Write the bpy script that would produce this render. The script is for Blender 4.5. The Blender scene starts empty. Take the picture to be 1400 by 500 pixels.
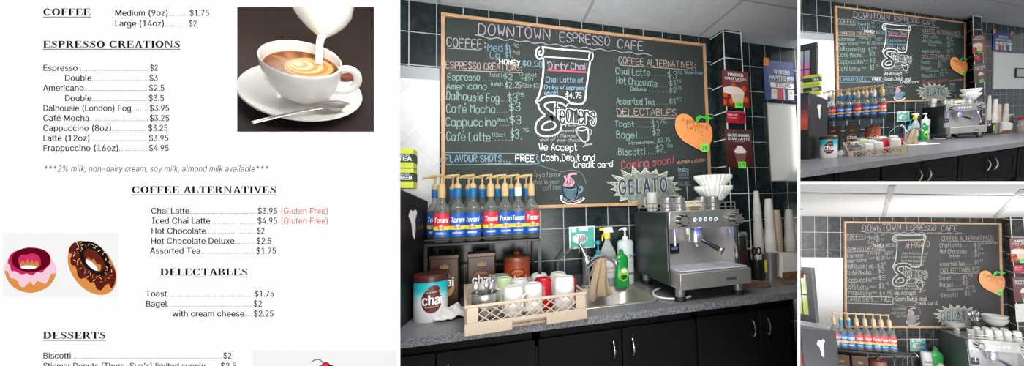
# A framed wall: a printed cafe menu on the left and three bays with a coffee counter behind openings on the right.
import bpy, bmesh, math, random
from mathutils import Vector, Matrix
from mathutils.geometry import tessellate_polygon
PI = math.pi
SC = bpy.context.scene
COL = SC.collection
BAY = 'M'
TONE = 0.0
W_ = 0.1524            # tile width
H_ = W_ * 1.3241       # tile height
ZR = 2.51              # a grout line on the wall
# ---------------------------------------------------------------- materials
MATS = {}
def lin(c):
    return tuple((v/12.92 if v <= .04045 else ((v+.055)/1.055)**2.4) for v in c)
def rgb(c):
    c = [v/255.0 for v in c]
    if TONE: c = [v+(HAZEC-v)*TONE for v in c]  # haze mixed into the base colour, lifts the darks
    return lin(c)+(1.0,)
HAZEC = .86
def mat(name, col, rough=.5, metal=0.0, noise=0.0, nscale=30.0, emit=0.0, bump=0.0, alpha=1.0, spec=.5, coat=0.0, trans=0.0):
    key = (name, BAY if TONE else '')
    if key in MATS: return MATS[key]
    m = bpy.data.materials.new(name); m.use_nodes = True
    nt = m.node_tree; b = nt.nodes['Principled BSDF']
    c = rgb(col)
    b.inputs['Base Color'].default_value = c
    b.inputs['Roughness'].default_value = rough
    b.inputs['Metallic'].default_value = metal
    b.inputs['Specular IOR Level'].default_value = spec
    b.inputs['Coat Weight'].default_value = coat
    if noise or bump:
        tc = nt.nodes.new('ShaderNodeTexCoord'); n = nt.nodes.new('ShaderNodeTexNoise')
        n.inputs['Scale'].default_value = nscale; n.inputs['Detail'].default_value = 4
        nt.links.new(tc.outputs['Object'], n.inputs['Vector'])
        if noise:
            r = nt.nodes.new('ShaderNodeValToRGB')
            r.color_ramp.elements[0].position = .3; r.color_ramp.elements[1].position = .7
            r.color_ramp.elements[0].color = tuple(max(0, x*(1-noise)) for x in c[:3])+(1,)
            r.color_ramp.elements[1].color = tuple(min(1, x*(1+noise)) for x in c[:3])+(1,)
            nt.links.new(n.outputs['Fac'], r.inputs['Fac']); nt.links.new(r.outputs['Color'], b.inputs['Base Color'])
        if bump:
            bp = nt.nodes.new('ShaderNodeBump'); bp.inputs['Strength'].default_value = bump; bp.inputs['Distance'].default_value = .01
            nt.links.new(n.outputs['Fac'], bp.inputs['Height']); nt.links.new(bp.outputs['Normal'], b.inputs['Normal'])
    if emit:
        b.inputs['Emission Color'].default_value = c; b.inputs['Emission Strength'].default_value = emit
    if alpha < 1: b.inputs['Alpha'].default_value = alpha
    MATS[key] = m
    return m
def glassy(name, col, clear=.75, rough=.05):
    key = (name, BAY if TONE else '')
    if key in MATS: return MATS[key]
    m = bpy.data.materials.new(name); m.use_nodes = True
    nt = m.node_tree; nt.nodes.remove(nt.nodes['Principled BSDF']); out = nt.nodes['Material Output']
    t = nt.nodes.new('ShaderNodeBsdfTransparent'); g = nt.nodes.new('ShaderNodeBsdfPrincipled'); mx = nt.nodes.new('ShaderNodeMixShader')
    g.inputs['Base Color'].default_value = rgb(col); g.inputs['Roughness'].default_value = rough
    lw = nt.nodes.new('ShaderNodeLayerWeight'); lw.inputs['Blend'].default_value = .3
    ma = nt.nodes.new('ShaderNodeMath'); ma.operation = 'MULTIPLY_ADD'; ma.inputs[1].default_value = .6; ma.inputs[2].default_value = 1-clear; ma.use_clamp = True
    nt.links.new(lw.outputs['Facing'], ma.inputs[0]); nt.links.new(ma.outputs[0], mx.inputs[0])
    nt.links.new(t.outputs[0], mx.inputs[1]); nt.links.new(g.outputs[0], mx.inputs[2]); nt.links.new(mx.outputs[0], out.inputs[0])
    MATS[key] = m
    return m
def tile_mat(name, tile, grout, w, h, oz, ox=0.0, rough=.22, axis='XZ', mortar=.004, rot=0.0, var=.35):
    key = (name, BAY if TONE else '')
    if key in MATS: return MATS[key]
    m = bpy.data.materials.new(name); m.use_nodes = True
    nt = m.node_tree; b = nt.nodes['Principled BSDF']; N = nt.nodes.new; L = nt.links.new
    tc = N('ShaderNodeTexCoord'); sp = N('ShaderNodeSeparateXYZ'); cb = N('ShaderNodeCombineXYZ'); mp = N('ShaderNodeMapping')
    L(tc.outputs['Object'], sp.inputs[0]); L(sp.outputs[axis[0]], cb.inputs[0]); L(sp.outputs[axis[1]], cb.inputs[1])
    L(cb.outputs[0], mp.inputs['Vector']); mp.inputs['Location'].default_value = (-ox+40*w, -oz+40*h, 0); mp.inputs['Rotation'].default_value = (0, 0, rot)
    br = N('ShaderNodeTexBrick'); br.offset = 0; br.offset_frequency = 2; br.squash = 1
    br.inputs['Scale'].default_value = 1; br.inputs['Brick Width'].default_value = w; br.inputs['Row Height'].default_value = h
    br.inputs['Mortar Size'].default_value = mortar/2; br.inputs['Mortar Smooth'].default_value = .1; br.inputs['Bias'].default_value = 0
    L(mp.outputs[0], br.inputs['Vector'])
    n = N('ShaderNodeTexNoise'); n.inputs['Scale'].default_value = 14; n.inputs['Detail'].default_value = 6; n.inputs['Distortion'].default_value = 1.2
    L(tc.outputs['Object'], n.inputs['Vector'])
    r = N('ShaderNodeValToRGB'); c = rgb(tile)
    r.color_ramp.elements[0].position = .35; r.color_ramp.elements[1].position = .75
    r.color_ramp.elements[0].color = tuple(x*(1-var) for x in c[:3])+(1,); r.color_ramp.elements[1].color = tuple(min(1, x*(1+var*2)) for x in c[:3])+(1,)
    L(n.outputs['Fac'], r.inputs['Fac']); L(r.outputs['Color'], br.inputs['Color1']); L(r.outputs['Color'], br.inputs['Color2'])
    br.inputs['Mortar'].default_value = rgb(grout)
    L(br.outputs['Color'], b.inputs['Base Color']); b.inputs['Specular IOR Level'].default_value = .3
    ro = N('ShaderNodeMath'); ro.operation = 'MULTIPLY_ADD'; ro.inputs[1].default_value = .6-rough; ro.inputs[2].default_value = rough
    L(br.outputs['Fac'], ro.inputs[0]); L(ro.outputs[0], b.inputs['Roughness'])
    MATS[key] = m
    return m
def ramp_mat(name, stops, axis='Z', rough=.4, wob=.02):
    """a printed gradient along one local axis: stops = (position in metres, colour)"""
    key = (name, BAY if TONE else '')
    if key in MATS: return MATS[key]
    m = bpy.data.materials.new(name); m.use_nodes = True
    nt = m.node_tree; b = nt.nodes['Principled BSDF']; N = nt.nodes.new; L = nt.links.new
    tc = N('ShaderNodeTexCoord'); sp = N('ShaderNodeSeparateXYZ'); n = N('ShaderNodeTexNoise'); n.inputs['Scale'].default_value = 40
    L(tc.outputs['Object'], sp.inputs[0]); L(tc.outputs['Object'], n.inputs['Vector'])
    a = N('ShaderNodeMath'); a.operation = 'MULTIPLY_ADD'; a.inputs[1].default_value = wob
    L(n.outputs['Fac'], a.inputs[0]); L(sp.outputs[axis], a.inputs[2])
    lo, hi = stops[0][0], stops[-1][0]
    mr = N('ShaderNodeMapRange'); mr.inputs['From Min'].default_value = lo; mr.inputs['From Max'].default_value = hi
    L(a.outputs[0], mr.inputs['Value'])
    r = N('ShaderNodeValToRGB'); el = r.color_ramp.elements
    while len(el) < len(stops): el.new(.5)
    for e, (p, c) in zip(el, stops): e.position = (p-lo)/(hi-lo); e.color = rgb(c)
    L(mr.outputs[0], r.inputs['Fac']); L(r.outputs['Color'], b.inputs['Base Color']); b.inputs['Roughness'].default_value = rough
    MATS[key] = m
    return m
# ---------------------------------------------------------------- mesh builder
class MB:
    def __init__(s, m=None):
        s.v = []; s.f = []; s.fm = []; s.ms = []; s.cur = 0; s.X = None
        if m: s.m(m)
    def m(s, m):
        if m not in s.ms: s.ms.append(m)
        s.cur = s.ms.index(m); return s
    def add(s, vs, fs):
        o = len(s.v)
        s.v += [tuple(s.X @ Vector(p)) if s.X else tuple(p) for p in vs]
        s.f += [tuple(i+o for i in f) for f in fs]; s.fm += [s.cur]*len(fs)
        return s
    def box(s, x0, x1, y0, y1, z0, z1):
        return s.add([(x, y, z) for z in (z0, z1) for y in (y0, y1) for x in (x0, x1)],
                     [(0, 2, 3, 1), (4, 5, 7, 6), (0, 1, 5, 4), (2, 6, 7, 3), (0, 4, 6, 2), (1, 3, 7, 5)])
    def hexa(s, p):   # 8 corners, bottom loop then top loop
        return s.add(p, [(3, 2, 1, 0), (4, 5, 6, 7), (0, 1, 5, 4), (1, 2, 6, 5), (2, 3, 7, 6), (3, 0, 4, 7)])
    def quad(s, a, b, c, d): return s.add([a, b, c, d], [(0, 1, 2, 3)])
    def lathe(s, prof, n=24, c=(0, 0, 0), mod=None, a0=0, a1=2*PI):
        vs = []; fs = []; full = abs(a1-a0-2*PI) < 1e-6; k = n if full else n+1
        for (r, z) in prof:
            for i in range(k):
                a = a0+(a1-a0)*i/n; q = r*(mod(a, z) if mod else 1)
                vs.append((c[0]+q*math.cos(a), c[1]+q*math.sin(a), c[2]+z))
        for j in range(len(prof)-1):
            for i in range(n):
                i2 = (i+1) % k
                fs.append((j*k+i, j*k+i2, (j+1)*k+i2, (j+1)*k+i))
        if full:
            if prof[0][0] > 1e-5: fs.append(tuple(reversed(range(k))))
            if prof[-1][0] > 1e-5: fs.append(tuple(range((len(prof)-1)*k, len(prof)*k)))
        return s.add(vs, fs)
    def tube(s, path, r, n=10, flat=1.0):
        P = [Vector(p) for p in path]; vs = []; fs = []; up = None
        for i, p in enumerate(P):
            t = (P[min(i+1, len(P)-1)]-P[max(i-1, 0)]).normalized()
            if up is None:
                up = Vector((0, 0, 1)) if abs(t.z) < .9 else Vector((0, 1, 0))
            a = t.cross(up).normalized(); b = a.cross(t).normalized(); up = b
            rr = r[i] if isinstance(r, (list, tuple)) else r
            for k in range(n):
                g = 2*PI*k/n
                vs.append(tuple(p+a*math.cos(g)*rr+b*math.sin(g)*rr*flat))
        for i in range(len(P)-1):
            for k in range(n):
                fs.append((i*n+k, i*n+(k+1) % n, (i+1)*n+(k+1) % n, (i+1)*n+k))
        fs.append(tuple(reversed(range(n)))); fs.append(tuple(range((len(P)-1)*n, len(P)*n)))
        return s.add(vs, fs)
    def plate(s, pts, y0, y1, holes=()):   # polygon in XZ, from y0 (front) to y1
        rings = [list(pts)]+[list(h) for h in holes]
        tri = tessellate_polygon([[Vector((x, z, 0)) for x, z in r] for r in rings])
        fl = [p for r in rings for p in r]; n = len(fl)
        vs = [(x, y0, z) for x, z in fl]; fs = [tuple(t) for t in tri]
        if y1 != y0:
            vs += [(x, y1, z) for x, z in fl]; fs += [tuple(i+n for i in reversed(t)) for t in tri]
            o = 0
            for r in rings:
                k = len(r)
                fs += [(o+i, o+(i+1) % k, n+o+(i+1) % k, n+o+i) for i in range(k)]; o += k
        return s.add(vs, fs)
    def ribbon(s, path, w, y):   # flat stroke in XZ at depth y
        P = [q for i, q in enumerate(path) if i == 0 or math.hypot(q[0]-path[i-1][0], q[1]-path[i-1][1]) > 1e-6]
        if len(P) < 2: return s
        s.k = getattr(s, 'k', 0)+1; y -= (s.k % 40)*3e-5
        vs = []; n = len(P)
        for i, q in enumerate(P):
            a, b = P[max(i-1, 0)], P[min(i+1, n-1)]
            dx, dz = b[0]-a[0], b[1]-a[1]; l = math.hypot(dx, dz) or 1; dx, dz = dx/l, dz/l
            e = -.35*w if i == 0 else .35*w if i == n-1 else 0
            x, z = q[0]+dx*e, q[1]+dz*e
            vs += [(x-dz*w/2, y, z+dx*w/2), (x+dz*w/2, y, z-dx*w/2)]
        return s.add(vs, [(2*i, 2*i+1, 2*i+3, 2*i+2) for i in range(n-1)])
    def build(s, name, parent=None, bevel=0, smooth=40, sub=0, segs=2, solid=0):
        me = bpy.data.meshes.new(name); me.from_pydata(s.v, [], s.f)
        for m in s.ms: me.materials.append(m)
        for p, i in zip(me.polygons, s.fm): p.material_index = i
        bm = bmesh.new(); bm.from_mesh(me); bmesh.ops.recalc_face_normals(bm, faces=bm.faces); bm.to_mesh(me); bm.free()
        if smooth:
            for p in me.polygons: p.use_smooth = True
            me.set_sharp_from_angle(angle=math.radians(smooth))
        o = bpy.data.objects.new(name, me); COL.objects.link(o)
        if parent: o.parent = parent
        if solid:
            d = o.modifiers.new('solid', 'SOLIDIFY'); d.thickness = solid; d.offset = 0
        if bevel:
            d = o.modifiers.new('bevel', 'BEVEL'); d.width = bevel; d.segments = segs; d.limit_method = 'ANGLE'; d.angle_limit = math.radians(35)
        if sub:
            d = o.modifiers.new('sub', 'SUBSURF'); d.levels = sub; d.render_levels = sub
        return o
def smooth_path(p, k=4, closed=False):
    if len(p) < 3: return list(p)
    o = []; n = len(p)
    for i in range(n-1 if not closed else n):
        p0 = p[max(i-1, 0)] if not closed else p[i-1]; p1 = p[i]; p2 = p[(i+1) % n]; p3 = p[min(i+2, n-1)] if not closed else p[(i+2) % n]
        for j in range(k):
            t = j/k
            o.append(tuple(.5*((2*b)+(-a+c)*t+(2*a-5*b+4*c-d)*t*t+(-a+3*b-3*c+d)*t**3) for a, b, c, d in zip(p0, p1, p2, p3)))
    if not closed: o.append(tuple(p[-1]))
    return o
# ---------------------------------------------------------------- things
SUF = {'M': ' in the large picture', 'B': ' in the upper right picture', 'C': ' in the lower right picture', 'P': ''}
GX = {}
GROUPS = {}
def tag(o, label, cat, group=None, kind=None, suf=True):
    if label: o['label'] = label+(SUF[BAY] if suf else '')
    if cat: o['category'] = cat
    if group: o['group'] = group+(SUF[BAY] if suf else '')
    if kind: o['kind'] = kind
    return o
def empty(name):
    o = bpy.data.objects.new(name, None); o.empty_display_size = .05; COL.objects.link(o); return o
def thing(name, label, cat, group=None):
    return tag(empty(name), label, cat, group)
def copy_tree(o, parent=None):
    c = o.copy(); COL.objects.link(c); c.parent = parent
    for ch in list(o.children): copy_tree(ch, c)
    return c
PROTO = {}
def proto(key, fn, label, cat, group=None):
    k = (key, 'C' if TONE else '')
    if k not in PROTO:
        o = fn(); PROTO[k] = o
    else: o = copy_tree(PROTO[k])
    for q in ('label', 'category', 'group'):
        if q in o: del o[q]
    return tag(o, label, cat, group)
def gx(g): return GX.get(BAY, {}).get(g, Matrix())
def put(o, p, yaw=0, g='wall', s=1):
    o.matrix_basis = gx(g) @ Matrix.Translation(p) @ Matrix.Rotation(yaw, 4, 'Z') @ Matrix.Diagonal((s, s, s, 1))
    GROUPS.setdefault((BAY, g), []).append(o)
    return o
GLYPHS = r'''
!20:7,16 6,51 13,51 13,16|10,0 8,0 7,1 6,2 5,4 6,6 7,7 8,8 10,9 12,8 13,7 14,6 14,4 14,2 13,1 12,0
$45:20,-7 20,58 24,58 24,-7|22,-1 17,0 13,1 9,3 6,6 5,10 4,14 10,14 11,11 12,9 14,7 17,6 22,5 26,5 29,6 31,7 33,9 34,11 35,14 34,16 33,18 30,20 24,22 18,24 13,26 9,29 6,33 5,37 6,41 7,45 10,48 14,50 18,51 23,52 27,51 32,50 35,48 38,45 39,42 40,38 34,38 33,41 30,44 27,45 22,46 19,46 17,45 15,44 13,42 12,40 12,38 12,35 13,33 17,31 21,29 26,28 31,26 36,24 39,20 40,17 41,14 40,10 39,6 36,3 32,1 28,0
%68:18,28 15,29 12,30 10,31 9,34 8,36 7,39 7,41 8,44 9,46 10,49 12,50 15,51 18,52 21,51 23,50 25,49 26,46 27,44 28,41 28,39 27,36 26,34 25,31 23,30 21,29|18,33 20,33 21,35 22,37 22,39 22,41 21,45 20,47 18,47 15,47 14,45 13,43 13,41 13,39 13,37 14,35 15,33|50,-1 47,-1 45,0 43,2 41,4 40,7 40,10 40,12 40,15 41,17 43,19 45,21 47,22 50,22 53,22 56,21 58,19 59,17 60,15 60,12 60,10 60,7 59,4 58,2 56,0 53,-1|50,3 52,4 54,5 55,7 55,10 55,12 54,16 52,18 50,18 48,18 46,16 46,14 45,12 45,10 46,7 46,5 48,4|13,0 48,51 54,51 19,0
'21:8,32 7,51 14,51 13,32
(27:9,21 10,32 13,44 18,54 24,54 19,43 16,31 15,21 16,11 19,2 24,-10 18,-10 16,-6 14,-2 12,2 11,5 10,9 9,13 9,17
)27:4,-10 9,2 11,12 12,21 11,31 8,43 4,54 10,54 14,44 17,32 18,21 18,17 18,13 17,9 16,5 15,2 13,-2 12,-6 10,-10
*45:20,22 21,33 11,27 9,32 19,37 9,42 11,46 21,40 20,51 25,51 25,40 34,46 36,42 27,37 36,32 34,27 25,33 25,22
,19:4,-12 7,7 14,7 8,-12
-45:34,24 34,19 11,19 11,24
.19:10,0 8,0 6,1 5,2 5,4 5,6 6,7 8,8 10,9 11,8 13,7 14,6 14,4 14,2 13,1 11,0
/25:23,53 7,-8 1,-8 18,53
045:23,-1 17,0 13,2 9,6 7,11 6,14 5,18 5,21 5,25 5,29 5,33 6,36 7,39 10,45 13,48 17,51 23,52 28,51 32,48 36,45 38,39 39,36 40,33 40,29 41,25 40,21 40,18 39,14 38,11 36,6 32,2 28,0|23,5 26,6 29,7 31,10 33,14 34,19 34,25 34,31 33,36 31,41 29,44 26,45 23,46 19,45 16,44 14,41 12,36 11,31 11,25 11,19 12,14 14,10 16,7 19,6
145:8,0 8,5 39,5 39,0|28,51 28,0 21,0 21,45 21,45 9,36 9,43 20,51
245:6,0 6,5 23,23 28,28 31,33 32,37 32,40 31,42 29,44 27,45 22,46 20,46 17,45 15,43 14,41 13,39 13,36 7,36 7,40 9,44 11,47 14,50 18,51 22,52 27,51 31,50 34,47 36,45 38,41 38,37 37,32 34,26 27,18 15,6 15,6 39,6 39,0
345:22,-1 17,0 13,1 10,3 7,6 5,9 4,13 11,13 11,11 13,9 14,7 17,6 22,5 28,6 30,7 31,9 33,12 33,14 33,17 32,20 30,22 27,23 24,24 20,25 16,25 16,30 29,45 29,45 7,45 7,51 37,51 37,46 21,28 21,29 26,29 31,28 34,25 37,22 39,19 39,14 39,10 37,7 34,4 31,1 27,0
445:4,11 4,16 25,51 31,51 11,17 11,16 41,16 41,11|28,0 28,12 28,15 28,32 34,32 34,0
545:22,-1 18,0 14,1 11,3 8,6 7,9 6,13 12,13 13,11 14,9 17,6 22,5 25,5 28,6 30,8 31,10 32,13 33,16 32,19 31,22 30,24 27,26 25,27 22,28 17,27 13,25 7,25 10,51 37,51 37,45 15,45 13,30 14,30 18,32 23,33 26,33 29,32 32,31 34,29 36,26 38,23 39,20 39,16 39,12 37,8 34,4 31,2 27,0
645:23,-1 18,0 14,1 11,4 8,7 7,12 6,16 7,20 8,24 14,34 25,51 32,51 15,26 15,26 17,29 20,31 23,31 28,31 32,29 35,27 37,24 38,20 39,16 38,11 37,7 34,4 31,1 27,0|23,5 25,5 28,6 30,8 31,10 32,13 33,16 32,19 31,21 30,24 28,25 25,26 23,27 20,26 17,25 15,24 14,21 13,19 12,16 13,13 14,10 15,8 17,6 20,5
745:10,0 32,45 32,45 6,45 6,51 39,51 39,45 16,0
845:23,-1 18,0 14,1 10,3 7,6 6,10 5,14 6,17 7,20 8,22 10,24 13,26 15,26 15,27 12,28 9,31 8,34 7,38 8,42 9,45 11,48 15,50 18,51 23,52 27,51 31,50 34,48 36,45 38,42 38,38 38,34 36,31 33,28 30,27 30,26 33,26 35,24 37,22 39,20 40,17 40,14 40,10 38,6 35,3 32,1 27,0|23,5 26,5 28,6 31,7 32,9 33,11 34,14 33,17 32,19 31,21 28,22 26,23 23,24 20,23 17,22 15,21 13,19 12,17 12,14 12,11 13,9 15,7 17,6 19,5|23,29 27,30 29,31 31,33 32,35 32,38 32,40 31,42 29,44 28,45 23,46 18,45 16,44 14,42 14,40 13,38 14,35 14,33 16,31 18,30
945:23,52 27,51 31,49 34,47 37,43 38,39 39,35 38,31 37,27 32,17 20,0 13,0 30,25 31,25 29,22 26,20 22,19 17,20 14,21 11,24 8,27 7,31 6,35 7,40 8,44 11,47 14,49 18,51|23,46 20,46 17,45 15,43 14,41 13,38 13,35 13,32 14,30 15,27 17,26 20,25 23,24 25,25 28,26 30,27 31,29 32,32 33,35 32,38 31,41 30,43 28,45 25,46
:19:10,0 8,0 6,1 5,2 5,4 5,6 6,7 8,8 10,9 11,8 13,7 14,6 14,4 14,2 13,1 11,0|10,27 8,27 6,28 5,30 5,32 5,33 6,35 8,36 10,36 11,36 13,35 14,33 14,32 14,30 13,28 11,27
A48:2,0 20,51 28,51 46,0 40,0 29,30 26,37 23,48 25,48 21,37 19,30 9,0|11,14 11,20 37,20 37,14
B46:6,0 6,51 24,51 29,50 33,49 36,47 38,44 39,41 40,37 40,34 39,32 36,29 31,27 31,26 34,26 36,25 38,23 40,20 41,17 42,14 41,10 40,7 38,4 34,2 30,0 25,0|12,6 24,6 30,6 33,8 35,11 36,14 35,16 34,18 33,20 31,22 28,23 25,23 12,23|12,29 24,29 29,30 31,31 32,33 33,35 34,37 33,40 31,43 28,45 24,45 12,45
C51:27,-1 24,0 21,0 18,1 15,2 13,4 10,6 9,9 7,12 6,15 5,18 4,22 4,25 4,29 5,33 6,36 7,39 9,42 10,45 13,47 15,48 18,50 21,51 24,51 27,52 34,50 37,49 40,47 43,45 45,42 46,39 47,35 41,35 39,39 36,43 32,45 27,46 22,45 18,43 15,40 12,36 11,31 10,25 11,19 13,14 15,11 18,8 22,6 27,5 32,6 36,8 39,11 41,16 47,16 46,12 45,9 43,6 40,4 37,2 34,0 31,0
D50:22,0 10,0 10,6 21,6 27,6 32,8 35,11 38,15 39,20 40,26 39,31 38,36 35,40 32,43 28,45 22,45 9,45 9,51 23,51 26,51 29,50 32,49 35,48 40,44 43,39 45,36 45,33 46,29 46,26 46,22 45,18 45,15 43,12 42,9 40,7 38,5 35,3 32,2 29,1 26,0|12,51 12,0 6,0 6,51
E42:6,0 6,51 37,51 37,45 12,45 12,29 36,29 36,23 12,23 12,6 38,6 38,0
F41:6,0 6,51 37,51 37,45 12,45 12,28 35,28 35,22 12,22 12,0
G52:27,-1 24,0 20,0 18,1 15,3 13,4 10,6 8,9 7,12 6,15 5,18 4,22 4,25 4,29 5,33 6,36 7,39 8,42 10,45 12,47 15,48 18,50 20,51 23,51 26,52 30,51 34,50 37,49 40,47 43,44 45,42 46,38 47,35 41,35 39,39 36,43 32,45 27,46 22,45 18,43 15,40 12,36 11,31 10,25 11,19 13,14 15,11 18,8 22,6 27,5 31,6 34,7 37,9 40,12 41,16 41,20 43,20 28,20 28,26 48,26 48,20 47,14 45,9 42,5 38,2 33,0
H52:6,0 6,51 12,51 12,29 39,29 39,51 46,51 46,0 39,0 39,23 12,23 12,0
I30:3,0 3,6 12,6 12,45 3,45 3,51 27,51 27,45 18,45 18,6 27,6 27,0
J40:19,-1 12,0 8,3 6,5 4,8 4,11 3,15 3,17 10,17 10,15 10,10 12,7 15,6 19,5 22,6 25,7 27,10 27,15 27,51 34,51 34,15 33,11 33,8 31,5 29,3 25,0
K47:10,15 10,22 14,26 17,30 21,34 36,51 45,51 23,28 23,28|6,0 6,51 12,51 12,33 12,22 12,19 12,0|37,0 19,26 23,31 45,0
L39:6,0 6,51 12,51 12,6 36,6 36,0
M63:6,0 6,51 15,51 28,19 29,16 30,12 31,8 32,5 31,5 32,8 33,12 34,16 35,19 48,51 57,51 57,0 50,0 50,29 50,33 51,37 51,41 51,46 51,46 50,41 48,36 47,32 46,29 34,0 29,0 17,29 16,32 14,36 13,41 11,46 12,46 12,42 12,37 12,33 12,29 12,0
N52:6,0 6,51 14,51 34,18 36,15 39,11 41,5 40,5 40,11 40,16 40,19 40,51 46,51 46,0 39,0 20,29 18,33 15,38 11,45 12,45 12,38 12,33 12,29 12,0
O53:27,-1 24,0 21,0 18,1 15,2 13,4 10,6 9,9 7,12 6,15 5,18 4,22 4,25 4,29 5,33 6,36 7,39 9,42 10,45 13,47 15,48 18,50 21,51 24,51 27,52 30,51 33,51 36,50 38,48 41,47 43,45 45,42 46,39 48,36 49,33 49,29 49,25 49,22 49,18 48,15 46,12 45,9 43,6 41,4 38,2 36,1 33,0 30,0|27,5 31,6 35,8 38,10 41,14 42,19 43,25 42,31 41,36 38,40 35,43 31,45 27,46 22,45 18,43 15,40 13,36 11,31 10,25 11,19 13,14 15,10 18,8 22,6
P44:6,0 6,51 24,51 29,50 33,49 37,46 39,43 40,39 41,35 40,30 39,27 37,23 33,21 29,19 24,19 11,19 11,24 23,24 27,25 30,26 32,27 33,29 34,32 34,35 34,38 33,40 32,42 30,44 27,45 23,45 12,45 12,0
Q53:25,16 31,16 37,8 38,6 47,-5 40,-5 35,3 33,5|27,-1 24,0 21,0 18,1 15,2 13,4 10,6 9,9 7,12 6,15 5,18 4,22 4,25 4,29 5,33 6,36 7,39 9,42 10,45 13,47 15,48 18,50 21,51 24,51 27,52 30,51 33,51 36,50 38,48 41,47 43,45 45,42 46,39 48,36 49,33 49,29 49,25 49,22 49,18 48,15 46,12 45,9 43,6 41,4 38,2 36,1 33,0 30,0|27,5 31,6 35,8 38,10 41,14 42,19 43,25 42,31 41,36 38,40 35,43 31,45 27,46 22,45 18,43 15,40 13,36 11,31 10,25 11,19 13,14 15,10 18,8 22,6
R45:6,0 6,51 24,51 29,50 33,49 37,46 39,43 40,40 41,35 40,31 39,27 37,24 33,22 29,20 24,20 10,20 10,26 23,26 27,26 30,27 32,28 33,30 34,32 35,35 34,38 33,40 32,42 30,44 27,45 23,45 12,45 12,0|35,0 23,23 30,23 43,0
S45:22,-1 17,0 13,1 9,3 6,6 5,10 4,14 10,14 11,11 12,9 14,7 17,6 22,5 26,5 29,6 31,7 33,9 34,11 35,14 34,16 33,18 30,20 24,22 18,24 13,26 9,29 6,33 5,37 6,41 7,45 10,48 14,50 18,51 23,52 27,51 32,50 35,48 38,45 39,42 40,38 34,38 33,41 30,44 27,45 22,46 19,46 17,45 15,44 13,42 12,40 12,38 12,35 13,33 17,31 21,29 26,28 31,26 36,24 39,20 40,17 41,14 40,10 39,6 36,3 32,1 28,0
T45:3,45 3,51 42,51 42,45 26,45 26,0 19,0 19,45
U52:26,-1 20,0 15,2 11,4 8,8 7,12 6,17 6,51 12,51 12,18 13,14 14,11 16,9 19,7 22,6 26,5 30,6 33,7 36,9 38,11 39,14 39,18 39,51 46,51 46,17 45,12 43,8 40,4 36,2 31,0
V48:20,0 2,51 8,51 19,21 22,14 25,3 23,3 27,14 29,21 39,51 46,51 28,0
W69:16,0 2,51 8,51 16,20 18,15 19,9 20,4 19,4 20,9 21,15 22,20 31,51 38,51 46,20 47,15 49,9 50,4 49,4 50,9 51,15 52,20 60,51 67,51 53,0 46,0 37,32 35,39 34,47 35,47 33,39 32,32 23,0
X47:2,0 22,28 22,24 3,51 10,51 18,40 20,36 22,33 24,29 23,29 25,33 27,36 30,40 37,51 45,51 26,24 26,29 46,0 38,0 29,13 27,17 25,20 23,23 24,23 23,20 21,17 18,13 9,0
Y47:20,0 20,21 2,51 9,51 19,34 22,29 25,23 22,23 25,29 28,34 38,51 46,51 27,21 27,0
Z44:4,0 4,5 27,39 31,43 34,48 35,45 29,45 22,45 4,45 4,51 40,51 40,46 17,13 13,8 10,3 9,5 15,6 21,6 40,6 40,0
a39:16,-1 13,-1 9,0 7,2 5,4 3,7 3,11 3,14 4,16 6,18 8,19 13,21 18,22 23,23 27,23 27,24 28,25 28,26 27,30 24,32 20,33 15,32 12,30 10,27 4,29 6,32 8,35 10,36 13,38 19,38 24,38 29,36 31,34 32,32 33,29 34,25 34,0 28,0 28,5 27,5 25,2 22,0|17,5 20,5 23,6 25,7 26,9 27,11 28,14 28,19 26,18 23,18 20,17 18,17 13,16 10,14 9,12 9,10 10,7 13,5
b42:23,-1 20,-1 17,0 14,3 12,6 11,6 11,0 5,0 5,51 11,51 11,32 12,32 14,35 17,37 20,38 23,38 27,38 31,36 35,33 37,29 39,24 39,19 39,13 37,8 35,5 31,2 27,0|22,5 25,5 28,7 30,9 32,12 33,15 33,19 33,23 32,26 30,29 28,31 25,33 22,33 19,33 16,31 14,29 12,26 12,23 11,19 12,15 13,12 14,9 16,6 19,5
c40:21,-1 16,0 12,2 8,5 6,9 4,13 3,19 4,24 6,29 8,33 12,36 16,38 21,38 26,38 31,36 34,32 36,28 30,26 29,29 27,31 24,32 21,33 17,32 15,31 12,29 11,26 10,22 10,19 10,15 11,12 12,9 15,7 17,5 21,5 24,5 27,7 29,9 30,12 36,10 34,6 31,2 26,0
d42:20,-1 15,0 11,2 8,5 5,8 4,13 3,19 4,24 5,29 8,33 11,36 15,38 20,38 23,38 25,37 29,35 31,32 31,32 31,51 37,51 37,0 31,0 31,6 31,6 29,3 25,0 23,-1|20,5 24,5 26,6 28,9 30,12 31,15 31,19 31,23 30,26 28,29 26,31 24,33 20,33 17,33 14,31 12,29 11,26 10,23 10,19 10,15 11,12 12,9 15,7 17,5
e40:21,-1 16,0 12,2 8,5 6,8 4,13 3,19 4,24 6,29 8,33 12,36 16,38 21,38 27,37 29,36 32,34 34,31 36,28 37,24 37,19 37,17 7,17 7,22 34,22 31,20 31,24 30,27 28,29 26,31 24,33 21,33 17,33 15,31 12,29 11,27 10,24 10,21 10,18 10,14 11,11 13,8 15,6 18,5 21,5 25,5 29,7 31,11 36,9 35,6 34,4 31,2 28,0 25,-1
f25:23,38 23,33 1,33 1,38|8,0 8,43 8,46 10,49 11,50 14,52 19,53 22,53 24,52 23,47 21,47 19,47 17,47 15,46 14,44 14,42 14,0
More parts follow.
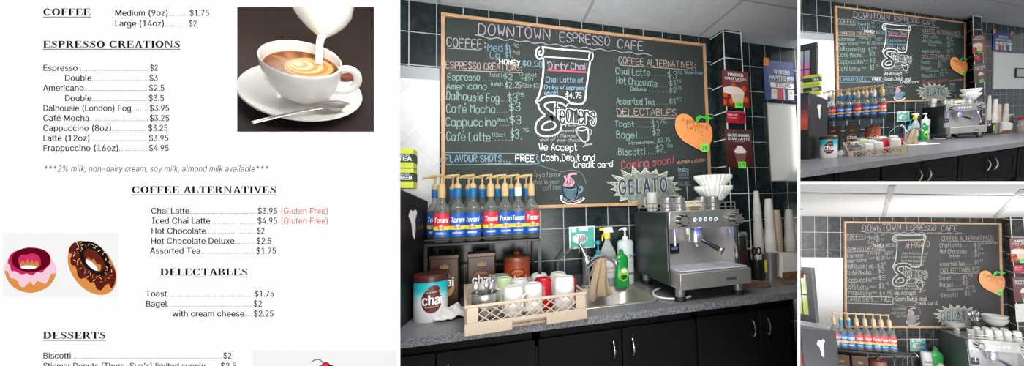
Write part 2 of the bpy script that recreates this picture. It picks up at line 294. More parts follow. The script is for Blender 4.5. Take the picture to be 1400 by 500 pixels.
g43:21,-15 17,-15 13,-14 8,-11 5,-7 10,-4 12,-7 15,-9 21,-10 25,-9 28,-8 30,-5 31,-1 31,7 31,7 29,4 25,2 23,1 19,0 15,1 11,3 8,5 6,9 4,14 3,19 4,25 5,29 8,33 11,36 15,38 20,38 23,38 25,37 29,35 31,32 31,32 31,38 37,38 37,-1 37,-5 35,-9 32,-12 29,-14 25,-15|20,6 24,6 26,8 28,9 30,12 31,15 31,19 31,23 30,26 28,29 26,31 24,33 20,33 17,33 15,31 12,29 11,26 10,23 10,19 10,16 11,12 12,10 15,8 17,6
h41:11,23 11,0 5,0 5,51 11,51 11,29 10,29 12,33 15,36 19,38 23,38 26,38 30,37 32,35 34,32 35,28 36,24 36,0 30,0 30,24 29,27 27,30 25,32 21,33 18,33 16,32 14,30 13,28 12,26
i17:5,0 5,38 11,38 11,0|8,44 7,45 5,45 4,47 4,48 4,50 5,51 7,52 8,52 10,52 11,51 12,50 13,48 12,47 11,45 10,45
j17:5,38 11,38 11,-3 11,-6 10,-9 9,-11 6,-13 4,-14 0,-14 -1,-14 -1,-9 0,-9 2,-8 4,-7 5,-5 5,-3|8,44 7,45 5,45 4,47 4,48 4,50 5,51 7,52 8,52 10,52 11,51 12,50 13,48 12,47 11,45 10,45
k38:11,14 11,21 12,21 28,38 36,38 18,20 18,20|5,0 5,51 11,51 11,0|29,0 15,19 19,23 37,0
l19:14,0 10,0 7,2 6,5 5,8 5,51 11,51 11,10 12,6 13,5 15,5 16,5 17,5 18,0 16,0
m61:5,0 5,38 11,38 11,30 11,30 12,32 13,35 17,38 22,39 26,38 29,36 31,33 32,29 31,29 32,32 34,34 38,37 44,39 47,38 50,37 52,35 54,33 55,30 56,26 56,0 50,0 50,25 49,29 47,31 45,33 42,33 39,33 37,32 35,29 34,25 34,0 27,0 27,26 27,29 25,31 23,33 20,33 16,32 14,31 13,29 12,27 11,24 11,0
n41:11,23 11,0 5,0 5,38 11,38 11,29 10,29 12,33 15,36 19,38 23,38 26,38 29,37 32,35 34,32 35,28 36,24 36,0 30,0 30,24 29,27 27,30 25,32 21,33 18,33 16,32 14,30 13,28 12,26
o42:21,-1 16,0 12,2 8,5 6,9 4,13 3,19 4,24 6,29 8,33 12,36 16,38 21,38 26,38 30,36 33,33 36,29 38,24 38,19 38,13 36,9 33,5 30,2 26,0|21,5 24,5 27,7 29,9 31,12 32,15 32,19 32,22 31,26 29,29 27,31 24,32 21,33 17,32 15,31 12,29 11,26 10,22 10,19 10,15 11,12 12,9 15,7 17,5
p42:5,-14 5,38 11,38 11,32 12,32 14,35 17,37 20,38 23,38 27,38 31,36 35,33 37,29 39,24 39,19 39,13 37,8 35,5 31,2 27,0 23,-1 20,-1 17,0 14,3 12,6 11,6 11,-14|22,5 25,5 28,7 30,9 32,12 33,15 33,19 33,23 32,26 30,29 28,31 25,33 22,33 19,33 16,31 14,29 12,26 12,23 11,19 12,15 13,12 14,9 16,6 19,5
q42:37,-14 31,-14 31,6 31,6 29,3 25,0 23,-1 20,-1 15,0 11,2 8,5 5,8 4,13 3,19 4,24 5,29 8,33 11,36 15,38 20,38 23,38 25,37 29,35 31,32 31,32 31,38 37,38|20,5 24,5 26,6 28,9 30,12 31,15 31,19 31,23 30,26 28,29 26,31 24,33 20,33 17,33 14,31 12,29 11,26 10,23 10,19 10,15 11,12 12,9 15,7 17,5
r26:5,0 5,38 11,38 11,32 12,32 13,35 15,37 18,38 21,38 23,38 24,38 24,32 23,32 21,33 18,32 16,31 14,30 13,28 12,26 11,24 11,0
s36:18,-1 14,-1 11,0 8,2 6,4 5,6 4,9 9,11 11,8 12,6 15,5 18,5 22,5 24,6 26,8 27,10 26,12 25,14 24,15 21,16 15,17 10,19 7,21 5,24 5,27 5,30 7,33 9,35 12,37 15,38 19,38 22,38 25,37 28,36 30,34 32,29 27,28 26,30 24,32 22,33 19,33 16,33 13,32 11,30 11,28 11,26 12,24 17,22 23,21 27,19 31,17 32,14 33,11 33,7 31,5 29,2 26,1 22,0
t23:20,38 20,33 1,33 1,38|6,47 13,47 13,10 13,8 14,6 15,5 17,5 19,5 20,5 21,0 19,0 17,0 12,0 9,2 7,5 6,9
u41:18,-1 15,0 11,1 9,3 7,6 6,9 5,14 5,38 11,38 11,14 12,10 14,7 16,6 20,5 23,5 25,6 27,8 28,10 29,12 30,15 30,38 36,38 36,0 30,0 30,9 31,9 29,5 26,2 22,0
v39:16,0 2,38 8,38 17,16 19,9 21,2 18,2 20,9 22,16 30,38 37,38 23,0
w57:14,0 2,38 9,38 13,21 15,14 18,4 16,4 19,13 21,21 25,38 32,38 36,21 38,14 40,4 39,4 41,14 43,21 48,38 54,38 43,0 37,0 32,17 30,22 29,28 28,34 29,34 28,28 26,22 25,17 20,0
x38:3,38 10,38 36,0 29,0|28,38 35,38 9,0 2,0
y39:5,-14 6,-9 7,-9 10,-9 13,-7 15,-4 16,0 2,38 8,38 17,16 19,9 21,2 18,2 20,9 22,16 31,38 37,38 20,-6 18,-11 14,-14 9,-15 6,-14
z38:4,0 4,5 25,32 25,32 5,32 5,38 33,38 33,33 13,6 13,6 34,6 34,0
é40:21,-1 16,0 12,2 8,5 6,8 4,13 3,19 4,24 6,29 8,33 12,36 16,38 21,38 27,37 29,36 32,34 34,31 36,28 37,24 37,19 37,17 7,17 7,22 34,22 31,20 31,24 30,27 28,29 26,31 24,33 21,33 17,33 15,31 12,29 11,27 10,24 10,21 10,18 10,14 11,11 13,8 15,6 18,5 21,5 25,5 29,7 31,11 36,9 35,6 34,4 31,2 28,0 25,-1|18,43 22,53 29,53 23,43
'''
# ---------------------------------------------------------------- lettering
INTER = {}
for ln in GLYPHS.strip('\n').split('\n'):
    ch = ln[0]; adv, body = ln[1:].split(':')
    INTER[ch] = (int(adv)/72, [[tuple(int(q)/72 for q in p.split(',')) for p in c.split()] for c in body.split('|')])
INTER[' '] = (.28, [])
GCACHE = {}
def glyph(ch):
    if ch not in GCACHE:
        adv, cs = INTER.get(ch, INTER['o']); pts, tri = [], []
        area = lambda c: sum(c[i-1][0]*c[i][1]-c[i][0]*c[i-1][1] for i in range(len(c)))
        def inside(q, c):
            r = False
            for i in range(len(c)):
                (x1, y1), (x2, y2) = c[i-1], c[i]
                if (y1 > q[1]) != (y2 > q[1]) and q[0] < (x2-x1)*(q[1]-y1)/(y2-y1)+x1: r = not r
            return r
        if cs:
            sgn = area(max(cs, key=lambda c: abs(area(c))))
            outs = [c for c in cs if area(c)*sgn > 0]; holes = [c for c in cs if area(c)*sgn <= 0]
            for lv, oc in enumerate(outs):
                cu = bpy.data.curves.new('g', 'CURVE'); cu.dimensions = '2D'; cu.fill_mode = 'BOTH'
                for c in [oc]+[h for h in holes if inside(h[0], oc)]:
                    sp = cu.splines.new('POLY'); sp.points.add(len(c)-1); sp.use_cyclic_u = True
                    for q, (x, y) in zip(sp.points, c): q.co = (x, y, 0, 1)
                o = bpy.data.objects.new('g', cu); me = o.to_mesh(); n = len(pts)
                pts += [(v.co.x, v.co.y, lv*1.3e-5) for v in me.vertices]; tri += [tuple(i+n for i in f.vertices) for f in me.polygons]
                o.to_mesh_clear(); bpy.data.objects.remove(o); bpy.data.curves.remove(cu)
        GCACHE[ch] = (adv, pts, tri)
    return GCACHE[ch]
def tw(s, track=0): return sum(glyph(c)[0]+track for c in s)
def text(mb, s, x0, z0, size, fn, fit=None, center=False, slant=0.0, bold=0.0, track=0):
    """printed lettering; fn maps (x, z) to a 3D point; bold thickens by drawing shifted copies"""
    w = tw(s, track)*size; kx = (fit/w) if fit else 1.0
    x = x0-(w*kx/2 if center else 0)
    for ch in s:
        adv, pts, tri = glyph(ch)
        for j, dx in enumerate((0,) if not bold else (-bold*size, 0, bold*size)):
            if tri: mb.add([fn(x+(px*size+py*size*slant+dx)*kx, z0+py*size, j*4e-5+lv) for px, py, lv in pts], [tuple(t) for t in tri])
        x += (adv+track)*size*kx
    return x
def serif_polys(ch):
    R = lambda x0, x1, y0, y1: [(x0, y0), (x1, y0), (x1, y1), (x0, y1)]
    st, th, sf = .18, .06, .055
    stem = lambda x: [R(x, x+st, 0, .7), R(x-sf, x+st+sf, 0, .045), R(x-sf, x+st+sf, .655, .7)]
    def bowl(cx, cy, rx, ry, a0, a1, tx, ty, n=14):
        o = []
        for i in range(n):
            a, b = a0+(a1-a0)*i/n, a0+(a1-a0)*(i+1)/n
            o.append([(cx+rx*math.cos(a), cy+ry*math.sin(a)), (cx+rx*math.cos(b), cy+ry*math.sin(b)),
                      (cx+(rx-tx)*math.cos(b), cy+(ry-ty)*math.sin(b)), (cx+(rx-tx)*math.cos(a), cy+(ry-ty)*math.sin(a))])
        return o
    D = math.radians
    if ch == 'C': return .74, bowl(.37, .35, .34, .36, D(42), D(318), .18, .075)+[R(.59, .65, .46, .7), R(.59, .65, 0, .2)]
    if ch == 'O': return .78, bowl(.38, .35, .35, .36, 0, 2*PI, .19, .075, 24)
    if ch in 'FE':
        p = stem(.08)+[R(.2, .56, .645, .7), R(.52, .58, .5, .7), R(.2, .42, .33, .385), R(.39, .43, .25, .46)]
        if ch == 'E': p += [R(.2, .58, 0, .055), R(.55, .61, 0, .22)]
        return (.66 if ch == 'E' else .62), p
    if ch == 'L': return .63, stem(.08)+[R(.2, .55, 0, .055), R(.53, .59, 0, .24)]
    if ch == 'T': return .68, [R(.255, .425, 0, .7), R(.17, .51, 0, .045), R(.04, .64, .645, .7), R(.04, .1, .48, .7), R(.58, .64, .48, .7)]
    if ch == 'I': return .36, stem(.1)
    if ch == 'P': return .66, stem(.08)+bowl(.32, .505, .3, .195, D(-90), D(90), .17, .075)+[R(.2, .33, .31, .36), R(.2, .33, .65, .7)]
    if ch == 'B': return .7, stem(.08)+bowl(.34, .53, .25, .17, D(-90), D(90), .16, .07)+bowl(.34, .185, .3, .185, D(-90), D(90), .17, .075)+[R(.2, .35, .33, .38), R(.2, .35, .65, .7), R(.2, .35, 0, .05)]
    if ch == 'D': return .78, stem(.08)+bowl(.34, .35, .38, .35, D(-90), D(90), .19, .075)+[R(.2, .35, 0, .07), R(.2, .35, .65, .7)]
    if ch == 'R': return .74, stem(.08)+bowl(.32, .515, .28, .185, D(-90), D(90), .17, .075)+[R(.2, .33, .33, .38), R(.2, .33, .65, .7), [(.3, .35), (.47, .36), (.7, 0), (.52, 0)], R(.5, .75, 0, .045)]
    if ch == 'N': return .8, [R(.1, .18, 0, .7), R(.03, .25, 0, .045), R(.03, .2, .655, .7), R(.59, .67, 0, .7), R(.53, .76, .655, .7), [(.1, .7), (.29, .7), (.67, 0), (.6, 0)]]
    if ch == 'A': return .72, [[(.3, .7), (.4, .7), (.18, 0), (.08, 0)], [(.32, .7), (.44, .7), (.68, 0), (.49, 0)], R(.2, .52, .2, .25), R(.01, .25, 0, .045), R(.42, .74, 0, .045)]
    if ch == 'V': return .72, [[(.05, .7), (.24, .7), (.42, 0), (.34, 0)], [(.57, .7), (.67, .7), (.44, 0), (.36, .1)], R(-.01, .3, .655, .7), R(.5, .74, .655, .7)]
    if ch == 'S':
        c = smooth_path([(.5, .57), (.38, .655), (.25, .66), (.15, .59), (.14, .5), (.25, .41), (.4, .33), (.48, .22), (.44, .1), (.3, .045), (.16, .07), (.06, .17)], 3)
        o = []
        for i in range(len(c)-1):
            t = i/(len(c)-1); w = .025+.06*math.exp(-((t-.5)/.22)**2)
            a, b = c[i], c[i+1]; dx, dy = b[0]-a[0], b[1]-a[1]; l = math.hypot(dx, dy) or 1; nx, ny = -dy/l*w, dx/l*w
            o.append([(a[0]+nx, a[1]+ny), (a[0]-nx, a[1]-ny), (b[0]-nx, b[1]-ny), (b[0]+nx, b[1]+ny)])
        return .6, o+[R(.46, .52, .49, .7), R(.04, .1, 0, .2)]
    return .3, []
def serif(mb, s, x0, z0, size, fn, fit):
    w = sum(serif_polys(c)[0] for c in s)*size; k = fit/w; x = x0
    for ch in s:
        adv, ps = serif_polys(ch)
        for p in ps: mb.add([fn(x+px*size*k, z0+py*size) for px, py in p], [(0, 1, 2, 3)])
        x += adv*size*k
HAND = dict(zip("ABCDEFGHIJKLMNOPQRSTUVWXYZ", ["022842 1434", "0802 0828473605 0535443202", "4738180604123243", "0802 082846443202 ", "48080242 0535", "480802 0535", "4738180604123243 434525", "0802 4842 0545", "2822", "3833221203", "0802 480542", "080242", "0208254842", "02084248", "180604123244463818", "02083847463505", "180604123244463818 3342", "02083847463505 1542", "47381807064443321203", "0848 2822", "080312324348", "082248", "0812253248", "0842 4802", "0825 482512", "08480242"]))
HAND.update(dict(zip("abcdefghijklmnopqrstuvwxyz", ["4536160503123244 4642", "0802 0516364543321203", "4536160503123243", "4536160503123244 4842", "04444536160503123243", "47382722 0636", "4536160503123244 4641301001", "0802 0516364542", "1612 1817", "26211000 2827", "0802 360432", "1812", "0602 05162522 25364642", "0602 0516364542", "160503123244453616", "0600 0516364543321203", "4536160503123244 4640", "0602 05163645", "4536160544321203", "18132232 0636", "0603123244 4642", "062246", "0612253246", "0642 4602", "0624 4610", "06460242"])))
HAND.update({'0': "180604123244463818", '1': "071822", '2': "071838460242", '3': "0718384735 153544321203", '4': "32380444", '5': "4808053544321203", '6': "38170403123243351504", '7': "084822", '8': "2507183847250312324325", '9': "4635150618384632", '$': "4717061535443303 2921", '.': "1222", ',': "2211", ':': "1615 1312", '!': "1814 1312", '(': "28171322", ')': "18272312", '/': "0248", "'": "1816", '-': "0535", '+': "2723 0545", '&': "4206172704123244", 'é': "04444536160503123243 2839"})
def hand_strokes(ch):
    o = []
    for st in HAND.get(ch, '').split(' '):
        if st: o.append([(int(st[i]), int(st[i+1])-2) for i in range(0, len(st)-1, 2)])
    return o
def chalk(mb, s, x0, z0, x1, z1, h, w, y, rnd, double=None):
    """hand lettering along the baseline from (x0,z0) to (x1,z1), cap height h"""
    gl = []; x = 0
    for ch in s:
        if ch == ' ': x += 3.2; continue
        st = hand_strokes(ch); mx = max((p[0] for q in st for p in q), default=2)
        gl.append((x, st)); x += mx+1.7
    tot = max(x-1.7, .1); kx = (x1-x0)/tot; kz = h/6
    for gx_, st in gl:
        j = rnd.uniform(-.35, .35); sl = rnd.uniform(-.05, .08)
        for q in st:
            pts = []
            for px, py in q:
                u = gx_+px+py*sl
                pts.append((x0+u*kx, z0+(z1-z0)*u/tot+(py+j)*kz))
            if len(pts) > 2: pts = smooth_path(pts, 2)
            mb.ribbon(pts, w, y)
def disc_on(mb, f, cx, cz, rx, rz, n=24):   # an ellipse wrapped on a curved surface, in upright strips
    a = [PI*i/n for i in range(n+1)]; vs = []
    for t in a: vs += [f(cx-rx*math.cos(t), cz-rz*math.sin(t)), f(cx-rx*math.cos(t), cz+rz*math.sin(t))]
    mb.add(vs, [(2*i, 2*i+2, 2*i+3, 2*i+1) for i in range(n)])
FLAT = lambda y, ox=0, oz=0: (lambda x, z, d=0: (ox+x, y-d, oz+z))
def CYL(r, a_off=-PI/2, cx=0, cy=0):   # wraps (x, z) round a cylinder, x = 0 faces -Y
    return lambda x, z, d=0: (cx+(r+d)*math.cos(a_off+x/r), cy+(r+d)*math.sin(a_off+x/r), z)
# ---------------------------------------------------------------- the coffee counter's things (metres, base at the origin, front towards -Y)
def make_bottle(lab, sleeve, name, hgt=.354):
    def fn():
        t = empty('syrup_bottle')
        gl = MB(glassy('bottle_glass', (120, 126, 122), .68))
        gl.lathe([(.036, 0), (.041, .006), (.041, .16), (.0385, .175), (.029, .192), (.019, .206), (.0155, .218), (.0155, .262)], 20).build('glass', t)
        sy = {'red': (84, 50, 26), 'blue': (44, 34, 30), 'pale': (120, 112, 96)}[lab if lab != 'blue' or sleeve != 'clear' else 'pale']
        MB(mat('syrup_'+lab+sleeve, sy, .3)).lathe([(.034, .006), (.0375, .012), (.0375, .15), (.03, .165), (0, .165)], 16).build('syrup', t)
        r = .0416; blue = mat('label_blue', (20, 84, 165), .45); L = MB()
        a0, a1 = -PI*1.02, PI*.02
        L.m(blue).lathe([(r, .03), (r, .066)], 20, a0=a0, a1=a1)
        L.m(mat('label_yellow', (245, 205, 50), .45)).lathe([(r, .066), (r, .084)], 20, a0=a0, a1=a1)
        L.m(blue).lathe([(r, .084), (r, .15)], 20, a0=a0, a1=a0+.02 if lab == 'red' else a1)
        if lab == 'red': L.m(mat('label_red', (205, 38, 52), .45)).lathe([(r, .084), (r, .15)], 20, a0=a0, a1=a1)
        lo = L.build('label', t)
        x = MB(mat('label_white', (238, 238, 235), .5)); f = CYL(r+.0006)
        text(x, 'Torani', 0, .103, .036, f, fit=.076, center=True, slant=.22, bold=.03)
        text(x, name, 0, .044, .013, f, fit=.052, center=True, bold=.03)
        x.m(mat('label_orange', (196, 120, 66), .5))
        for dx in (-.009, .009):
            disc_on(x, f, dx, .078, .008, .01, 6)
        x.m(mat('label_cream', (236, 214, 170), .5))
        disc_on(x, f, 0, .084, .007, .007, 6)
        x.build('label_print', lo, smooth=0)
        pm = mat('pump_plastic', (188, 158, 108), .45)
        sl = pm if sleeve == 'gold' else mat('sleeve_blue', (10, 98, 152), .5) if sleeve == 'blue' else mat('sleeve_clear', (205, 208, 205), .3)
        p = MB(pm)
        p.lathe([(.017, .26), (.019, .292), (.013, .303), (.006, .308), (.005, .34), (.009, .342), (.012, .349), (.009, .354)], 14)
        p.tube([(0, 0, .346), (-.03, 0, .347), (-.058, 0, .343), (-.066, 0, .334)], [.007, .006, .005, .004], 8)
        po = p.build('pump', t)
        MB(sl).lathe([(.0185, .232), (.0195, .24), (.0195, .278), (.0175, .282)], 16).build('pump_sleeve', po)
        return t
    return fn
def make_shelf(w=.575, d=.33, h=.355):
    t = empty('bottle_shelf'); k = mat('black_metal', (22, 22, 22), .35, .3)
    MB(k).box(0, w, -d, 0, h-.012, h).build('shelf_top', t, .002)
    for x in (0, w-.014):
        for y in (-d, -.014): MB(k).box(x, x+.014, y, y+.014, 0, h-.012).build('leg', t)
    r = MB(k)
    for y in (-d+.004, -.004): r.tube([(0, y, h+.018), (w, y, h+.018)], .003, 6)
    for x in (.003, w-.003): r.tube([(x, -d, h+.018), (x, 0, h+.018)], .003, 6)
    r.build('rail', t)
    b = MB(k)
    for z in (.05, .20): b.tube([(.007, -.01, z), (w-.007, -.01, z)], .004, 6)
    b.build('cross_bar', t)
    return t
def chai_oval(mb, f, cx, cz, rx, rz, ring, brown, white, size, caps=True):
    mb.m(ring).add([f(cx+rx*math.cos(2*PI*i/28), cz+rz*math.sin(2*PI*i/28)) for i in range(28)], [tuple(range(28))])
def make_tin_box():
    t = empty('tea_tin'); b = mat('tin_brown', (62, 38, 28), .35, .2, noise=.25, nscale=9)
    MB(b).box(-.072, .072, -.05, .05, 0, .272).build('body', t, .006)
    MB(mat('tin_lid', (74, 46, 32), .3, .3)).box(-.074, .074, -.052, .052, .262, .285).build('lid', t, .004)
    MB(mat('dark_wire', (70, 62, 55), .35, .7)).tube(smooth_path([(-.04, 0, .283), (-.038, 0, .306), (-.025, 0, .315), (.025, 0, .315), (.038, 0, .306), (.04, 0, .283)], 3), .0035, 8).build('handle', t)
    p = MB(mat('gold_print', (176, 132, 62), .4)); f = FLAT(-.0512)
    for k in range(5): p.add([f(-.018+k*.009-.004, .223), f(-.018+k*.009+.004, .223), f(-.018+k*.009, .237+(.006 if k == 2 else 0))], [(0, 1, 2)])
    p.quad(f(-.022, .215), f(.022, .215), f(.022, .221), f(-.022, .221))
    disc_on(p, f, 0, .115, .05, .052)
    f2 = FLAT(-.0516); p.m(mat('oval_brown', (88, 46, 32), .4))
    p.add([f2(.046*math.cos(2*PI*i/28), .145+.048*math.sin(2*PI*i/28)) for i in range(28)], [tuple(range(28))])
    p.m(mat('label_white', (238, 238, 235), .5)); text(p, 'chai', 0, .122, .062, FLAT(-.052), fit=.1, center=True, bold=.035)
    p.m(mat('gold_print', (176, 132, 62), .4)); text(p, 'ORIGINAL', 0, .172, .012, FLAT(-.052), center=True, bold=.03)
    p.build('front_print', t, smooth=0)
    return t
def make_canister():
    t = empty('chai_canister'); r = .073
    MB(ramp_mat('copper_print', [(0, (120, 52, 30)), (.1, (190, 88, 46)), (.2, (150, 62, 34)), (.245, (120, 60, 40))], rough=.35)).lathe([(r-.003, 0), (r, .004), (r, .232), (r-.003, .237)], 32).build('body', t)
    MB(mat('copper_lid', (150, 84, 58), .35, .4)).lathe([(r+.001, .228), (r+.002, .246), (r-.008, .253), (.02, .255), (.016, .262), (.02, .274), (.01, .281), (0, .282)], 32).build('lid', t)
    p = MB(mat('band_dark', (40, 24, 18), .4)); f = CYL(r+.0008)
    disc_on(p, f, 0, .165, .042, .024)
    p.m(mat('label_orange2', (214, 108, 50), .5)); f = CYL(r+.0013)
    disc_on(p, f, 0, .165, .036, .018)
    p.m(mat('band_dark', (40, 24, 18), .4)); text(p, 'spiced', 0, .158, .022, CYL(r+.0018), center=True)
    p.m(mat('label_white', (238, 238, 235), .5)); text(p, 'chai', 0, .108, .06, CYL(r+.0018), fit=.11, center=True, bold=.035)
    p.build('label_print', t, smooth=0)
    return t
def make_tin():
    t = empty('chai_tin'); r = .077
    MB(ramp_mat('teal_white_print', [(0, (205, 205, 205)), (.095, (226, 228, 228)), (.13, (150, 214, 214)), (.155, (40, 178, 184)), (.2, (28, 165, 174))], rough=.4)).lathe([(r-.002, 0), (r, .004), (r, .19), (r-.002, .195)], 36).build('body', t)
    MB(mat('brown_lid', (70, 34, 30), .35)).lathe([(r+.002, .186), (r+.003, .21), (r-.004, .217), (0, .217)], 36).build('lid', t)
    p = MB(mat('oval_ring', (150, 60, 44), .4)); f = CYL(r+.0007); cx = .028
    disc_on(p, f, cx+0, .1, .047, .057)
    f = CYL(r+.0012); p.m(mat('oval_red_brown', (96, 34, 28), .4))
    disc_on(p, f, cx+0, .1, .044, .054)
    disc_on(p, f, cx+.01+0, .153, .026, .018)
    p.m(mat('label_white', (238, 238, 235), .5)); text(p, 'chai', cx-.044, .082, .064, CYL(r+.0018), fit=.093, bold=.04)
    text(p, 'spiced black tea', cx, .07, .008, CYL(r+.0018), center=True)
    text(p, 'pure blend', cx, .137, .009, CYL(r+.0018), center=True)
    p.build('label_print', t, smooth=0)
    return t
def make_dish_rack(w=.54, d=.445, h=.125):
    t = empty('dish_rack'); m = mat('beige_plastic', (180, 163, 142), .5)
    x0, x1, y0, y1 = -w/2, w/2, -d/2, d/2; T = .011
    base = MB(m)
    for (a, b, c, e) in ((x0, x1, y1-T, y1), (x0, x0+T, y0+T, y1-T), (x1-T, x1, y0+T, y1-T)): base.box(a, b, c, e, 0, .05)
    nx = .075   # hand notch in the front band
    base.box(x0, -nx, y0, y0+T, 0, .05); base.box(nx, x1, y0, y0+T, 0, .05); base.box(-nx, nx, y0+.03, y0+.034, 0, .04); base.box(-nx, nx, y0, y0+T, .034, .05)
    base.build('base_band', t, .002)
    fl = MB(m)
    for i in range(13): fl.box(x0+T, x1-T, y0+.02+i*(d-.04)/12-.002, y0+.02+i*(d-.04)/12+.002, .012, .018)
    for i in range(15): fl.box(x0+.02+i*(w-.04)/14-.002, x0+.02+i*(w-.04)/14+.002, y0+T, y1-T, .012, .018)
    fl.build('floor_grid', t)
    for k in range(4):
        lat = MB(m); L = w if k % 2 == 0 else d; n = 9 if k % 2 == 0 else 8
        def P(u, z, k=k):
            return [(x0+u, y0+T/2, z), (x1-T/2, y0+u, z), (x0+u, y1-T/2, z), (x0+T/2, y0+u, z)][k]
        a, b = .055, L-.055; st = (b-a)/n
        for i in range(-1, n):
            for s in (1, -1):
                u0, u1 = (a+i*st, a+(i+2)*st) if s == 1 else (a+(i+2)*st, a+i*st); z0, z1 = .048, h-.008
                lo, hi = a, b; q0, q1 = u0, u1
                def clip(u): return min(max(u, lo), hi)
                f = lambda u: z0+(z1-z0)*(u-u0)/(u1-u0)
                q0, q1 = clip(u0), clip(u1)
                lat.tube([P(q0, f(q0)), P(q1, f(q1))], .0028, 4)
        lat.build('lattice_side', t)
    rim = MB(m)
    for (a, b, c, e) in ((x0, x1, y0, y0+T), (x0, x1, y1-T, y1), (x0, x0+T, y0+T, y1-T), (x1-T, x1, y0+T, y1-T)): rim.box(a, b, c, e, h-.012, h)
    for (a, c) in ((x0, y0), (x1-T, y0), (x0, y1-T), (x1-T, y1-T)): rim.box(a, a+T, c, c+T, .05, h-.012)
    for (a, b) in ((x0, x0+.055), (x1-.055, x1)): rim.box(a, b, y0, y0+T, .05, h-.012); rim.box(a, b, y1-T, y1, .05, h-.012)
    for (a, b) in ((y0, y0+.055), (y1-.055, y1)): rim.box(x0, x0+T, a, b, .05, h-.012); rim.box(x1-T, x1, a, b, .05, h-.012)
    rim.build('rim', t, .002)
    return t
def make_mug(kind, up=False):   # upside down on its rim unless up
    def fn():
        col = {'white': (206, 205, 200), 'red': (178, 28, 44), 'green': (188, 204, 160)}[kind]
        t = empty('mug'); m = mat('mug_'+kind, col, .2)
        r, h = .041, .142
        pr = [(r, 0), (r+.001, .004), (r, h-.012), (r-.006, h-.002), (r-.012, h), (r-.015, h-.003), (0, h-.003)]
        if up: pr = [(0, .004), (r-.014, 0), (r-.006, .003), (r, .014), (r, h), (r-.004, h), (r-.004, .014), (0, .009)]
        MB(m).lathe(pr, 28).build('cup', t)
        MB(m).tube(smooth_path([(r-.003, 0, .035), (r+.022, 0, .037), (r+.03, 0, .068), (r+.022, 0, .1), (r-.003, 0, .103)], 4), .006, 8).build('handle', t)
        return t
    return fn
def make_saucer_stack(): return MB(mat('mug_white', (206, 205, 200), .2)).lathe([(.03, 0), (.034, .004), (.066, .016), (.07, .02), (.066, .021), (.03, .008), (0, .007)], 28).build('saucer')
def make_utensil_cup():
    t = empty('utensil_cup'); m = mat('steel', (198, 198, 196), .28, .85)
    MB(m).lathe([(.05, 0), (.052, .004), (.054, .125), (.057, .128), (.052, .128), (.05, .01), (0, .008)], 28).build('body', t)
    h = MB(mat('hole_dark', (35, 34, 32), .7))
    for row in range(3):
        for k in range(12):
            a = -PI+PI*k/11; f = CYL(.0545); z = .03+row*.03
            x = (a+PI/2)*.0545
            h.add([f(x+.005*math.cos(2*PI*i/8), z+.005*math.sin(2*PI*i/8)) for i in range(8)], [tuple(range(8))])
    h.build('drain_holes', t, smooth=0)
    return t
def spoon_mesh(L, tilt):
    mb = MB(mat('steel', (198, 198, 196), .28, .85))
    mb.tube([(0, 0, 0), (tilt*.5, 0, L*.5), (tilt, 0, L*.8)], [.003, .003, .0045], 6, .5)
    mb.X = Matrix.Translation((tilt*1.1, 0, L*.9)) @ Matrix.Diagonal((.014, .005, .024, 1))
    mb.lathe([(0, -1), (.6, -.8), (1, 0), (.6, .8), (0, 1)], 12)
    mb.X = None
    return mb
def make_clear_cup(): return MB(glassy('clear_glass', (200, 205, 205), .7)).lathe([(.028, 0), (.03, .004), (.036, .12), (.034, .12), (.028, .008), (0, .006)], 24).build('tumbler')
def make_cloth():
    rnd = random.Random(7); mb = MB(mat('white_cloth', (205, 203, 198), .9, noise=.1, nscale=60)); n = 16
    vs = []
    for j in range(n+1):
        for i in range(n+1):
            u, v = i/n-.5, j/n-.5
            z = .035*max(0, 1-(u*u+v*v)*3.4)*(1+.8*math.sin(u*19+v*7))+.012*abs(math.sin(v*23-u*9))+.003
            vs.append((u*.16+.02*math.sin(v*9), v*.11, max(z, .002)))
    mb.add(vs, [(j*(n+1)+i, j*(n+1)+i+1, (j+1)*(n+1)+i+1, (j+1)*(n+1)+i) for j in range(n) for i in range(n)])
    return mb.build('cleaning_cloth', None, 0, 80, 1, solid=.004)
SINK = (-.32, .315, -.205, .205)
def make_sink():
    t = empty('sink'); s = mat('sink_steel', (178, 174, 166), .4, .7, noise=.1, nscale=80); x0, x1, y0, y1 = SINK
    def rr(ins, z, n=5, rad=.07):
        o = []
        for cx, cy, a in ((x1-ins-rad, y1-ins-rad, 0), (x0+ins+rad, y1-ins-rad, PI/2), (x0+ins+rad, y0+ins+rad, PI), (x1-ins-rad, y0+ins+rad, 1.5*PI)):
            for k in range(n+1): o.append((cx+rad*math.cos(a+k*PI/2/n), cy+rad*math.sin(a+k*PI/2/n), z))
        return o
    loops = [rr(-.012, .001, rad=.075), rr(-.010, .004, rad=.075), rr(.012, .004), rr(.016, 0), rr(.03, -.14), rr(.06, -.165)]
    k = len(loops[0])
    def bridge(ls, cap):
        vs = [p for l in ls for p in l]; fs = [(j*k+i, j*k+(i+1) % k, (j+1)*k+(i+1) % k, (j+1)*k+i) for j in range(len(ls)-1) for i in range(k)]
        if cap: fs.append(tuple(range((len(ls)-1)*k, len(ls)*k)))
        return MB(s).add(vs, fs)
    bridge(loops[:3], False).build('rim', t, smooth=50); bridge(loops[2:], True).build('basin', t, smooth=60)
    MB(mat('drain_dark', (60, 58, 55), .4, .8)).lathe([(.045, -.163), (.04, -.160), (.02, -.162), (0, -.162)], 20).build('drain', t)
    return t
